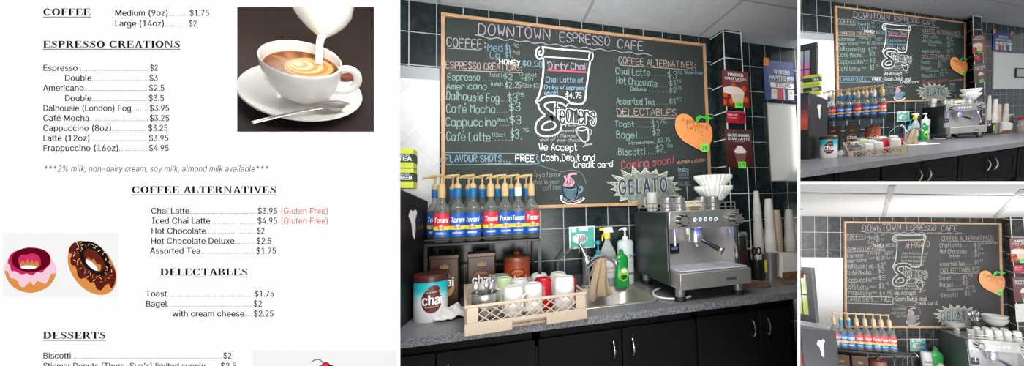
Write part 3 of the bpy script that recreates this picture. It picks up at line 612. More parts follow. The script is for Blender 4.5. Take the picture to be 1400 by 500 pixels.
def make_faucet():
    t = empty('faucet'); c = mat('chrome', (215, 215, 215), .2, .85)
    MB(c).lathe([(.03, 0), (.03, .008), (.022, .014), (.02, .12), (.023, .135), (.018, .16), (0, .165)], 20).build('body', t)
    MB(c).tube(smooth_path([(0, -.005, .1), (.03, -.06, .15), (.055, -.13, .165), (.07, -.19, .15), (.07, -.2, .135)], 4), .013, 12).build('spout', t)
    MB(c).tube([(-.002, .0, .158), (-.02, .004, .2), (-.032, .006, .222)], [.012, .01, .006], 10).build('lever', t)
    return t
def make_filter_tap():
    t = empty('filter_tap'); c = mat('chrome', (215, 215, 215), .2, .85)
    MB(c).lathe([(.018, 0), (.018, .006), (.009, .012), (.008, .05)], 14).build('base', t)
    MB(c).tube(smooth_path([(0, 0, .04), (0, 0, .15), (.015, -.01, .185), (.07, -.045, .245), (.095, -.06, .258), (.112, -.07, .25), (.118, -.074, .225)], 4), .0042, 8).build('spout', t)
    return t
def make_towel():
    mb = MB(mat('beige_towel', (170, 150, 122), .95, noise=.15, nscale=120)); n = 14; rows = 26; vs = []
    for j in range(rows+1):
        for i in range(n+1):
            u = i/n-.5; v = j/rows
            if v < .22:   # back flap, over the spout, front fall
                y = .02-.012*(v/.22); z = -.11+.11*(v/.22)
            else:
                y = -.012-.016*math.sin((v-.22)*2.1); z = -.235*((v-.22)/.78)**1.05
            wv = (.028+.05*abs(z)/.2)
            x = u*2*wv+.012*math.sin(v*6)
            vs.append((x, y+.012*math.sin(u*13+v*3)*min(1, abs(z)*12), z+.014*u*(1 if v > .5 else 0)+.006*math.cos(u*9)))
    mb.add(vs, [(j*(n+1)+i, j*(n+1)+i+1, (j+1)*(n+1)+i+1, (j+1)*(n+1)+i) for j in range(rows) for i in range(n)])
    return mb.build('tea_towel', None, 0, 80, 1, solid=.005)
def make_green_soap():
    t = empty('dish_soap'); g = mat('soap_green', (18, 150, 62), .2)
    def body(pr, name, m):
        mb = MB(m); mb.X = Matrix.Diagonal((1, .58, 1, 1)); mb.lathe(pr, 28); return mb.build(name, t)
    body([(.047, 0), (.052, .006), (.052, .06), (.046, .1), (.043, .12), (.049, .165), (.046, .19), (.022, .212), (.015, .218)], 'bottle', g)
    MB(mat('soap_cap', (28, 120, 60), .3)).lathe([(.016, .214), (.016, .232), (.01, .236), (.008, .243), (0, .244)], 16).build('cap', t)
    p = MB(mat('soap_label', (150, 205, 60), .4)); f = lambda x, z, d=0: (x, -.0315+.09*x*x*4-d, z)
    p.add([f(.034*math.cos(2*PI*i/20), .085+.045*math.sin(2*PI*i/20)) for i in range(20)], [tuple(range(20))])
    p.m(mat('soap_label_dark', (12, 96, 48), .4)); f2 = lambda x, z, d=0: (x, -.0325+.09*x*x*4-d, z)
    p.add([f2(.024*math.cos(2*PI*i/20), .068+.016*math.sin(2*PI*i/20)) for i in range(20)], [tuple(range(20))])
    p.m(mat('label_white', (238, 238, 235), .5)); p.add([f2(.02*math.cos(2*PI*i/20), .106+.012*math.sin(2*PI*i/20)) for i in range(20)], [tuple(range(20))])
    p.build('label', t, smooth=0)
    return t
def make_spray():
    t = empty('spray_bottle')
    b = MB(glassy('cloudy_plastic', (190, 196, 196), .35, .15)); b.X = Matrix.Diagonal((1, .62, 1, 1))
    b.lathe([(.05, 0), (.055, .008), (.055, .16), (.05, .2), (.024, .25), (.017, .268), (.017, .29)], 24); b.build('bottle', t)
    l = MB(mat('label_pale', (214, 216, 212), .5)); f = lambda x, z, d=0: (x, -.036+2.6*x*x-d, z)
    for i in range(6): l.quad(f(-.036+i*.012, .05), f(-.024+i*.012, .05), f(-.024+i*.012, .16), f(-.036+i*.012, .16))
    l.m(mat('label_rose', (190, 84, 84), .5)); g = lambda x, z, d=0: (x, -.0368+2.6*x*x-d, z); text(l, 'KITCHEN', 0, .1, .02, g, fit=.06, center=True, bold=.03); text(l, 'cleaner', 0, .08, .016, g, center=True)
    l.build('label', t, smooth=0)
    y = mat('yellow_plastic', (236, 220, 40), .35); w = mat('white_plastic', (232, 232, 226), .35)
    MB(y).lathe([(.02, .283), (.02, .31), (.014, .315)], 16).build('collar', t)
    h = MB(w); h.hexa([(-.022, -.016, .312), (.038, -.016, .318), (.038, .016, .318), (-.022, .016, .312), (-.03, -.012, .348), (.03, -.014, .352), (.03, .014, .352), (-.03, .012, .348)])
    ho = h.build('trigger_head', t, .004)
    MB(y).box(-.05, -.028, -.009, .009, .332, .347).build('nozzle', ho, .002)
    MB(y).tube([(-.012, 0, .314), (-.03, 0, .3), (-.034, 0, .27)], [.006, .006, .004], 8).build('trigger', ho)
    return t
def make_lotion(col=(206, 214, 214), cap=(238, 238, 238), lab='SKIN', labcol=(96, 116, 130)):
    def fn():
        t = empty('pump_bottle')
        b = MB(mat('lotion_body'+lab, col, .35)); b.X = Matrix.Diagonal((1, .72, 1, 1))
        b.lathe([(.05, 0), (.053, .006), (.053, .255), (.046, .268), (.018, .275)], 26); b.build('bottle', t)
        k = mat('lotion_pump'+lab, cap, .3)
        p = MB(k).lathe([(.019, .27), (.019, .292), (.007, .295), (.006, .33), (.014, .332), (.015, .345), (.01, .35)], 16)
        p.tube([(0, 0, .341), (-.03, -.004, .342), (-.043, -.005, .333)], [.006, .005, .004], 8); p.build('pump', t)
        l = MB(mat('lotion_label'+lab, labcol, .5)); f = lambda x, z, d=0: (x, -.0388+3.2*x*x*.9-d, z)
        text(l, lab, 0, .16, .034, f, fit=.075, center=True, bold=.03); text(l, 'lotion soap', 0, .13, .015, f, fit=.06, center=True)
        for i in range(6): l.quad(f(-.036+i*.012, .06), f(-.024+i*.012, .06), f(-.024+i*.012, .075), f(-.036+i*.012, .075))
        l.build('label_print', t, smooth=0)
        return t
    return fn
def make_small_pump():
    t = empty('hand_soap')
    b = MB(mat('soap_teal_body', (120, 176, 184), .2)); b.X = Matrix.Diagonal((1, .7, 1, 1))
    b.lathe([(.03, 0), (.033, .005), (.033, .15), (.026, .175), (.012, .185)], 20); b.build('bottle', t)
    p = MB(mat('teal_pump', (52, 150, 170), .3)).lathe([(.014, .183), (.014, .205), (.005, .208), (.005, .236), (.013, .24), (.013, .258), (.008, .262)], 14)
    p.tube([(0, 0, .25), (-.026, 0, .25), (-.033, 0, .243)], [.006, .005, .004], 8); p.build('pump', t)
    l = MB(mat('hand_label', (226, 230, 230), .5)); f = lambda x, z, d=0: (x, -.024+6*x*x-d, z)
    for i in range(4): l.quad(f(-.02+i*.01, .02), f(-.01+i*.01, .02), f(-.01+i*.01, .07), f(-.02+i*.01, .07))
    l.m(mat('teal_pump', (52, 150, 170), .3))
    for i in range(4): l.quad(f(-.02+i*.01, .075), f(-.01+i*.01, .075), f(-.01+i*.01, .12), f(-.02+i*.01, .12))
    l.build('label', t, smooth=0)
    return t
def make_machine():
    t = empty('espresso_machine'); s = mat('brushed_steel', (196, 193, 188), .38, .8, noise=.06, nscale=6); dk = mat('machine_side', (34, 44, 42), .35)
    x0, x1 = -.235, .23; S2 = mat('steel', (198, 198, 196), .28, .85)
    for x in (x0, x1-.014): MB(dk).box(x, x+.014, -.225, .235, .078, .475).build('side_panel', t, .003)
    MB(dk).box(x0+.014, x1-.014, .2, .235, .078, .475).build('back_panel', t)
    MB(s).box(x0+.014, x1-.014, -.22, .2, .455, .472).build('top_deck', t)
    MB(s).box(x0+.014, x1-.014, -.12, -.1, .16, .39).build('brew_panel', t)
    for x, q in ((x0+.006, 1), (x1-.006, -1)):   # angled cheeks
        MB(s).hexa([(x, -.225, .16), (x+q*.035, -.12, .16), (x+q*.008, -.1, .16), (x-q*.006, -.225, .16), (x, -.225, .39), (x+q*.035, -.12, .39), (x+q*.008, -.1, .39), (x-q*.006, -.225, .39)]).build('cheek', t)
    u = MB(s); u.hexa([(x0+.012, -.225, .384), (x1-.0, -.225, .384), (x1-.0, -.1, .384), (x0+.012, -.1, .384), (x0+.012, -.245, .484), (x1-.0, -.245, .484), (x1-.0, -.1, .484), (x0+.012, -.1, .484)])
    cp = u.build('control_panel', t, .004)
    fy = lambda z: -.225-.02*(z-.384)/.1-.0012
    for i in range(5):
        x = -.062+i*.034
        MB(mat('button_glow', (205, 228, 240), .3, emit=.7)).add([(x+.011*math.cos(2*PI*k/16), fy(.432+.011*math.sin(2*PI*k/16)), .432+.011*math.sin(2*PI*k/16)) for k in range(16)], [tuple(range(16))]).build('button', cp, smooth=0)
        MB(mat('icon_dark', (60, 66, 72), .5)).quad((x-.004, fy(.428)-.0006, .428), (x+.004, fy(.428)-.0006, .428), (x+.003, fy(.437)-.0006, .437), (x-.003, fy(.437)-.0006, .437)).build('icon', cp, smooth=0)
    for x in (-.15, .195):
        k = MB(mat('knob_black', (28, 28, 28), .35)); k.X = Matrix.Translation((x, -.24, .43)) @ Matrix.Rotation(PI/2, 4, 'X')
        k.lathe([(.034, 0), (.034, .03), (.03, .036)], 24); k.m(S2); k.lathe([(.024, .034), (.024, .042), (0, .043)], 20)
        for a in range(8): k.lathe([(.006, 0), (.006, .037), (0, .037)], 6, (.032*math.cos(a*PI/4), .032*math.sin(a*PI/4), 0))
        k.X = None; k.build('steam_knob', t)
    tr = MB(s); tr.hexa([(x0+.02, -.32, .072), (x1-.002, -.32, .072), (x1-.002, .2, .072), (x0+.02, .2, .072), (x0+.02, -.322, .158), (x1-.002, -.322, .158), (x1-.002, .2, .165), (x0+.02, .2, .165)])
    tray = tr.build('drip_tray', t, .003)
    g = MB(mat('tray_grate', (222, 222, 226), .35, .3)); g.box(x0+.03, x1-.012, -.3, -.122, .162, .168); g.build('grate', tray)
    gb = MB(mat('grate_slot', (120, 120, 124), .5))
    for i in range(22): gb.box(x0+.04+i*.0192, x0+.045+i*.0192, -.292, -.13, .168, .1686)
    gb.build('grate_slots', tray)
    MB(mat('badge_dark', (72, 72, 72), .4)).box(.06, .13, -.3235, -.321, .103, .118).build('badge', tray)
    for x in (x0+.055, x1-.04):
        for y in (-.25, .19):
            f = MB(S2).lathe([(.024, .022), (.026, .026), (.026, .075)], 20, (x, y, 0)).build('foot', t)
            MB(mat('rubber', (18, 18, 18), .6)).lathe([(.031, 0), (.031, .018), (.027, .024), (0, .024)], 20, (x, y, 0)).build('rubber_pad', f)
    gh = MB(S2).lathe([(.038, .33), (.038, .36), (.03, .386)], 24, (-.02, -.165, 0)); gh.box(-.045, .005, -.16, -.11, .34, .386); gh.build('group_head', t)
    MB(mat('group_blue', (66, 74, 150), .3, emit=.25)).lathe([(.034, .355), (.034, .382), (.028, .386)], 20, (-.02, -.167, 0)).build('group_light', t)
    pf = MB(S2).lathe([(.03, .296), (.038, .302), (.04, .33), (0, .331)], 24, (-.02, -.165, 0)); pf.tube([(-.02, -.165, .3), (-.02, -.17, .285), (-.02, -.18, .272)], .008, 8)
    po = pf.build('portafilter', t)
    h = MB(mat('knob_black', (28, 28, 28), .35)); h.tube([(.005, -.195, .31), (.03, -.245, .288), (.055, -.295, .262)], [.01, .013, .016], 12); h.m(S2); h.tube([(.055, -.295, .262), (.06, -.304, .257)], [.022, .022], 14); h.build('handle', po)
    for x, e in ((-.205, -.19), (.178, .205)):
        w = MB(S2).tube(smooth_path([(x, -.2, .39), (x, -.215, .36), (x+(e-x)*.4, -.23, .31), (e, -.235, .25), (e, -.235, .235)] if x > 0 else [(x+.03, -.2, .39), (x+.03, -.205, .34), (x+.03, -.205, .31)], 4), .005 if x > 0 else .004, 8)
        w.lathe([(.006, 0), (.008, .008), (.008, .03), (.005, .034)], 10, (e, -.235, .2) if x > 0 else (x+.03, -.205, .285)); w.build('steam_wand', t)
    MB(mat('gauge_black', (22, 24, 30), .3)).box(-.165, -.105, -.1235, -.119, .232, .292).build('outlet_panel', t)
    MB(mat('gauge_mark', (92, 108, 150), .4)).box(-.155, -.115, -.1242, -.1234, .255, .27).build('outlet_mark', t)
    r = MB(S2)
    for z in (.5, .525): r.tube([(x0+.02, .22, z), (x0+.02, -.23, z), (x1-.02, -.23, z), (x1-.02, .22, z)], .003, 6)
    for x, y in ((x0+.02, .2), (x0+.02, -.02), (x0+.02, -.23), (-.005, -.23), (x1-.02, -.23), (x1-.02, 0), (x1-.02, .2)): r.tube([(x, y, .47), (x, y, .525)], .003, 6)
    r.build('cup_rail', t)
    return t
def make_pitcher():
    t = empty('milk_pitcher'); m = mat('steel', (198, 198, 196), .28, .85)
    MB(m).lathe([(.034, 0), (.037, .005), (.036, .04), (.029, .066), (.03, .078), (.0275, .078), (.026, .066), (.033, .04), (0, .004)], 24).build('jug', t)
    MB(m).tube(smooth_path([(.029, 0, .07), (.052, 0, .068), (.056, 0, .04), (.037, 0, .02)], 4), .0035, 6).build('handle', t)
    return t
def make_filters(h=.075):
    mb = MB(mat('filter_paper', (240, 240, 236), .8))
    md = lambda a, z: 1+.055*(z/h)*math.sin(a*26)
    for k in range(3): mb.lathe([(.055, k*.008), (.062, .006+k*.008), (.09, h*.6+k*.008), (.112, h+k*.008)], 104, (0, 0, 0), md)
    mb.lathe([(0, .004), (.056, .004)], 24)
    return mb.build('coffee_filters', None, 0, 60)
def make_bag():
    mb = MB(mat('paper_bag', (196, 184, 160), .8, bump=.3)); mb.hexa([(-.05, -.025, 0), (.05, -.025, 0), (.05, .025, 0), (-.05, .025, 0), (-.046, -.008, .062), (.044, -.01, .066), (.044, .006, .066), (-.046, .008, .062)])
    mb.m(mat('bag_print', (140, 104, 76), .8)); mb.quad((-.03, -.0246, .012), (.03, -.0246, .012), (.03, -.0196, .03), (-.03, -.0196, .03))
    return mb.build('paper_bag', None, .004)
def make_paper_cup(col, r, h, band=None):
    def fn():
        m = mat('cup_'+col[0], col[1], .6)
        return MB(m).lathe([(r+.0015, 0), (r+.0028, .002), (r+.0015, .005), (r, .005), (r*.74, h-.002), (r*.7, h), (r*.62, h-.003), (0, h-.003)], 20).build('paper_cup')
    return fn
def make_coffee_canister():
    t = empty('storage_canister'); m = mat('canister_steel', (120, 120, 116), .25, .9)
    MB(m).lathe([(.055, 0), (.057, .004), (.057, .3), (.05, .305)], 28).build('body', t)
    MB(mat('canister_band', (72, 46, 34), .5)).lathe([(.0578, .13), (.0578, .2)], 28).build('brown_band', t)
    MB(mat('steel', (198, 198, 196), .28, .85)).lathe([(.058, .295), (.058, .315), (.05, .32), (0, .321)], 28).build('lid', t)
    return t
def make_shaker():
    return MB(mat('steel', (198, 198, 196), .28, .85)).lathe([(.04, 0), (.042, .004), (.052, .165), (.055, .17), (.051, .17), (.04, .01), (0, .006)], 28).build('shaker_cup')
def make_tool_cup():
    return MB(mat('black_plastic', (24, 24, 25), .4)).lathe([(.033, 0), (.035, .004), (.04, .13), (.037, .13), (.032, .008), (0, .006)], 24).build('tool_cup')
def make_scissors():
    t = empty('scissors'); k = mat('black_plastic', (24, 24, 25), .4)
    for q in (-1, 1):
        MB(k).tube([(q*.022+.017*math.cos(2*PI*i/16), 0, .175+.024*math.sin(2*PI*i/16)) for i in range(17)], .005, 8).build('handle', t)
        MB(mat('steel', (198, 198, 196), .28, .85)).add([(q*.012, -.002*q, .15), (q*.018, -.002*q, .155), (-q*.004, -.002*q, .02), (-q*.01, -.002*q, .05)], [(0, 1, 2, 3)]).build('blade', t, solid=.002)
    return t
def make_napkins():
    t = empty('napkin_holder'); w = mat('holder_wood', (122, 86, 58), .5, noise=.3, nscale=25)
    MB(w).box(-.085, .085, -.06, .06, 0, .014).build('base', t, .002)
    for y in (-.06, .052): MB(w).box(-.085, .085, y, y+.008, .014, .05).build('side', t, .002)
    return t
def make_napkin_pile():
    rnd = random.Random(3); mb = MB(mat('napkin_white', (226, 222, 214), .9))
    for i in range(16):
        y = -.05+i*.0064; dz = rnd.uniform(-.012, .012); a = rnd.uniform(-.006, .006)
        mb.hexa([(-.078, y, .0), (.078, y, 0), (.078, y+.004, 0), (-.078, y+.004, 0), (-.07+a, y-.004, .15+dz), (.074+a, y-.006, .135+dz), (.074+a, y-.001, .135+dz), (-.07+a, y, .15+dz)])
    return mb.build('napkin_pile', None, 0, 0)
def make_coaster(): return MB(mat('tray_wood', (104, 82, 62), .5, noise=.3, nscale=20)).lathe([(.085, 0), (.088, .004), (.088, .01), (.083, .011), (.082, .005), (0, .005)], 36).build('round_tray')
def make_hose():
    return MB(mat('white_hose', (214, 214, 210), .4)).tube(smooth_path([(.02, .16, .012), (-.05, .1, .01), (-.075, .02, .008), (-.045, -.05, .008), (.02, -.085, .01), (.09, -.08, .014)], 5), .006, 8).build('drain_hose')
def make_jar(lid):
    def fn():
        t = empty('glass_jar')
        MB(glassy('clear_glass', (190, 195, 190), .6)).lathe([(.04, 0), (.044, .005), (.044, .1), (.034, .115), (.034, .125)], 24).build('glass', t)
        MB(mat('jar_fill', (150, 120, 90), .7, noise=.4, nscale=60)).lathe([(.038, .004), (.041, .01), (.041, .07), (0, .075)], 20).build('contents', t)
        MB(mat('jar_lid_'+lid[0], lid[1], .35)).lathe([(.037, .118), (.038, .138), (.034, .142), (0, .143)], 24).build('lid', t)
        return t
    return fn
CHALK=[
('a', 'DOWNTOWN', 0.394, 2.53, 0.842, 2.545, 0.068, 'L', 1.2),
('a', 'ESPRESSO', 0.913, 2.545, 1.257, 2.547, 0.061, 'L', 1.2),
('a', 'CAFE', 1.32, 2.542, 1.51, 2.54, 0.061, 'L', 1.2),
('a', 'COFFEE:', 0.212, 2.435, 0.433, 2.446, 0.053, 'G', 1),
('a', 'Med', 0.45, 2.429, 0.539, 2.433, 0.048, 'B', 1),
('a', '$1.', 0.558, 2.445, 0.597, 2.444, 0.038, 'B', 1),
('a', '90', 0.608, 2.474, 0.641, 2.475, 0.019, 'G', 0.6),
('a', 'Lg', 0.463, 2.39, 0.521, 2.389, 0.036, 'B', 1),
('a', '$1.', 0.557, 2.402, 0.603, 2.406, 0.033, 'B', 1),
('a', '90', 0.608, 2.426, 0.645, 2.427, 0.019, 'G', 0.6),
('a', 'HONEY', 0.521, 2.355, 0.648, 2.352, 0.031, 'W', 1.3),
('a', '$0.50', 0.667, 2.354, 0.79, 2.355, 0.034, 'C', 1),
('a', 'ESPRESSO CREATIONS:', 0.206, 2.3, 0.653, 2.319, 0.041, 'P', 1),
('a', 'Espresso', 0.218, 2.226, 0.4, 2.237, 0.041, 'g', 1),
('a', '(1 shot)', 0.453, 2.267, 0.533, 2.271, 0.023, 'g', 0.7),
('a', '$2', 0.542, 2.257, 0.597, 2.259, 0.034, 'g', 1),
('a', '(2 shot', 0.638, 2.284, 0.751, 2.288, 0.024, 'g', 0.7),
('a', '+$3)', 0.652, 2.256, 0.727, 2.257, 0.024, 'g', 0.7),
('a', '....', 0.418, 2.238, 0.471, 2.242, 0.029, 'g', 0.7),
('a', 'Americano', 0.21, 2.168, 0.439, 2.186, 0.039, 'g', 1),
('a', '(1 shot)', 0.466, 2.209, 0.537, 2.214, 0.021, 'g', 0.7),
('a', '$2.25', 0.555, 2.201, 0.651, 2.208, 0.036, 'g', 1),
('a', '(3oz $3)', 0.661, 2.213, 0.773, 2.216, 0.027, 'g', 0.7),
('a', 'Dalhousie Fog', 0.209, 2.105, 0.514, 2.109, 0.05, 'g', 1),
('a', '....', 0.523, 2.114, 0.568, 2.112, 0.028, 'g', 0.7),
('a', '$3', 0.568, 2.114, 0.627, 2.118, 0.048, 'g', 1),
('a', '75', 0.627, 2.149, 0.669, 2.151, 0.024, 'g', 0.8),
('a', 'Café Mocha', 0.209, 2.026, 0.487, 2.037, 0.05, 'g', 1),
('a', '.....', 0.5, 2.043, 0.563, 2.046, 0.028, 'g', 0.7),
('a', '$3', 0.576, 2.054, 0.645, 2.057, 0.052, 'g', 1),
('a', 'Cappuccino', 0.205, 1.945, 0.495, 1.954, 0.05, 'g', 1),
('a', '(8oz)', 0.504, 1.982, 0.562, 1.985, 0.021, 'g', 0.7),
('a', '....', 0.517, 1.959, 0.575, 1.962, 0.028, 'g', 0.7),
('a', '$3', 0.58, 1.971, 0.648, 1.974, 0.052, 'g', 1),
('a', '$3.', 0.583, 1.877, 0.652, 1.879, 0.057, 'g', 1),
('a', '75', 0.657, 1.922, 0.694, 1.923, 0.024, 'g', 0.8),
('n', 'Café Latte', 0.209, 1.858, 0.459, 1.86, 0.05, 'g', 1),
('n', '(12oz)', 0.472, 1.888, 0.547, 1.891, 0.021, 'g', 0.7),
('n', '.....', 0.481, 1.865, 0.579, 1.868, 0.028, 'g', 0.7),
('n', 'FLAVOUR SHOTS...', 0.203, 1.729, 0.577, 1.733, 0.038, 'C', 1),
('n', 'FREE', 0.613, 1.735, 0.728, 1.736, 0.038, 'W', 1.2),
('n', 'with espresso', 0.431, 1.713, 0.59, 1.714, 0.012, 'G', 0.6),
('a', 'Try a flavour', 0.727, 1.63, 0.898, 1.639, 0.031, 'D', 0.8),
('a', 'shot in your', 0.717, 1.588, 0.887, 1.593, 0.028, 'D', 0.8),
('a', 'coffee', 0.782, 1.549, 0.896, 1.555, 0.031, 'D', 0.8),
('m', "'Dirty Chai'", 0.819, 2.35, 1.094, 2.363, 0.044, 'L', 1.2),
('m', 'Chai Latte of', 0.813, 2.258, 1.066, 2.272, 0.035, 'C', 1),
('m', 'Choice w/ espresso', 0.802, 2.211, 1.081, 2.222, 0.027, 'C', 1),
('m', 'shot!', 0.801, 2.169, 0.889, 2.177, 0.027, 'C', 1),
('m', '$4.75', 0.943, 2.161, 1.049, 2.167, 0.035, 'W', 1),
('a', '$2.50', 0.929, 1.973, 1.034, 1.977, 0.039, 'G', 1),
('a', 'steamed', 0.87, 1.929, 0.993, 1.931, 0.02, 'G', 0.7),
('a', 'milk with flavour', 0.764, 1.894, 1.012, 1.899, 0.021, 'G', 0.7),
('a', 'shot of your choice', 0.768, 1.866, 1.032, 1.87, 0.019, 'G', 0.7),
('a', 'We Accept', 0.762, 1.808, 1.01, 1.81, 0.043, 'W', 1),
('a', 'Cash,Debit and', 0.775, 1.739, 1.131, 1.745, 0.043, 'W', 1),
('a', 'Credit card', 0.988, 1.695, 1.257, 1.703, 0.041, 'W', 1),
('a', 'COFFEE ALTERNATIVES:', 1.324, 2.429, 1.932, 2.444, 0.045, 'P', 1),
('a', 'Chai Latte', 1.3, 2.349, 1.557, 2.359, 0.047, 'g', 1),
('a', '.....', 1.569, 2.365, 1.686, 2.371, 0.027, 'g', 0.7),
('a', '$3', 1.703, 2.356, 1.775, 2.359, 0.05, 'g', 1),
('a', '75', 1.783, 2.39, 1.819, 2.391, 0.022, 'g', 0.7),
('a', '(Gluten Free)', 1.838, 2.397, 1.993, 2.401, 0.022, 'C', 0.7),
('a', 'Hot Chocolate', 1.304, 2.284, 1.612, 2.282, 0.049, 'g', 1),
('a', '....', 1.624, 2.285, 1.695, 2.29, 0.028, 'g', 0.7),
('a', '$1', 1.707, 2.294, 1.761, 2.298, 0.044, 'g', 1),
('a', '75', 1.768, 2.323, 1.81, 2.326, 0.022, 'g', 0.7),
('a', 'Deluxe', 1.407, 2.242, 1.525, 2.244, 0.027, 'g', 1),
('a', '......', 1.536, 2.247, 1.693, 2.25, 0.022, 'g', 0.7),
('a', '$2', 1.711, 2.248, 1.765, 2.252, 0.035, 'g', 1),
('a', '75', 1.772, 2.274, 1.814, 2.277, 0.022, 'g', 0.7),
('a', 'Assorted Tea', 1.3, 2.138, 1.584, 2.149, 0.044, 'g', 1),
('a', '.....', 1.602, 2.153, 1.69, 2.157, 0.026, 'g', 0.7),
('a', '$1', 1.707, 2.161, 1.755, 2.164, 0.043, 'g', 1),
('a', '90', 1.762, 2.191, 1.805, 2.194, 0.022, 'g', 0.7),
('a', 'DELECTABLES', 1.303, 2.061, 1.758, 2.08, 0.047, 'P', 1),
('a', 'Toast', 1.284, 1.981, 1.426, 1.981, 0.041, 'g', 1),
('a', '......', 1.437, 1.984, 1.556, 1.988, 0.026, 'g', 0.7),
('a', '$1', 1.561, 1.986, 1.613, 1.988, 0.048, 'g', 1),
('a', '75', 1.62, 2.017, 1.678, 2.022, 0.027, 'g', 0.8),
('a', 'Bagel', 1.293, 1.902, 1.44, 1.903, 0.046, 'g', 1),
('a', '.....', 1.451, 1.906, 1.547, 1.914, 0.026, 'g', 0.7),
('a', '$2', 1.565, 1.928, 1.622, 1.93, 0.042, 'g', 1),
('a', 'w/cream cheese...', 1.378, 1.858, 1.597, 1.873, 0.021, 'g', 0.7),
('a', '$2.75', 1.603, 1.879, 1.702, 1.886, 0.029, 'g', 0.8),
('a', 'Biscotti', 1.303, 1.782, 1.498, 1.79, 0.046, 'g', 1),
('a', '.....', 1.503, 1.793, 1.583, 1.799, 0.026, 'g', 0.7),
('a', '$2.', 1.589, 1.81, 1.664, 1.811, 0.047, 'g', 1),
('a', '00', 1.677, 1.846, 1.719, 1.847, 0.021, 'g', 0.8),
('m', 'Coming soon!', 1.324, 1.691, 1.72, 1.729, 0.051, 'R', 1.1),
('m', 'WEATHER & SEASON', 1.749, 1.724, 1.982, 1.748, 0.019, 'O', 0.8),
('m', 'baby', 1.759, 1.676, 1.843, 1.676, 0.024, 'C', 1),
('m', 'small', 1.757, 1.636, 1.841, 1.636, 0.024, 'D', 0.8),
('m', 'large', 1.755, 1.58, 1.839, 1.582, 0.024, 'D', 0.8),
('C', 'Café Latte', 0.206, 1.87, 0.457, 1.859, 0.049, 'g', 1),
('C', '(12oz)', 0.473, 1.888, 0.547, 1.887, 0.021, 'g', 0.7),
('C', 'Frappuccino', 0.203, 1.809, 0.491, 1.801, 0.049, 'g', 1),
('C', '(16oz)', 0.499, 1.826, 0.572, 1.825, 0.02, 'g', 0.7),
('C', '$4.95', 0.589, 1.796, 0.737, 1.803, 0.05, 'g', 1),
('C', 'FLAVOUR SHOTS...', 0.197, 1.736, 0.557, 1.731, 0.04, 'G', 1),
('C', 'FREE', 0.606, 1.734, 0.72, 1.733, 0.046, 'W', 1.2),
('C', 'AFFOGATO', 0.898, 2.336, 1.173, 2.359, 0.066, 'O', 1.1),
('C', 'espresso poured', 0.855, 2.271, 1.154, 2.271, 0.026, 'G', 0.7),
('C', 'over a scoop of', 0.847, 2.228, 1.136, 2.223, 0.026, 'G', 0.7),
('C', 'ice cream topped with', 0.846, 2.185, 1.127, 2.184, 0.026, 'G', 0.7),
('C', 'whipped cream $5', 0.846, 2.146, 1.101, 2.141, 0.026, 'G', 0.7),
]
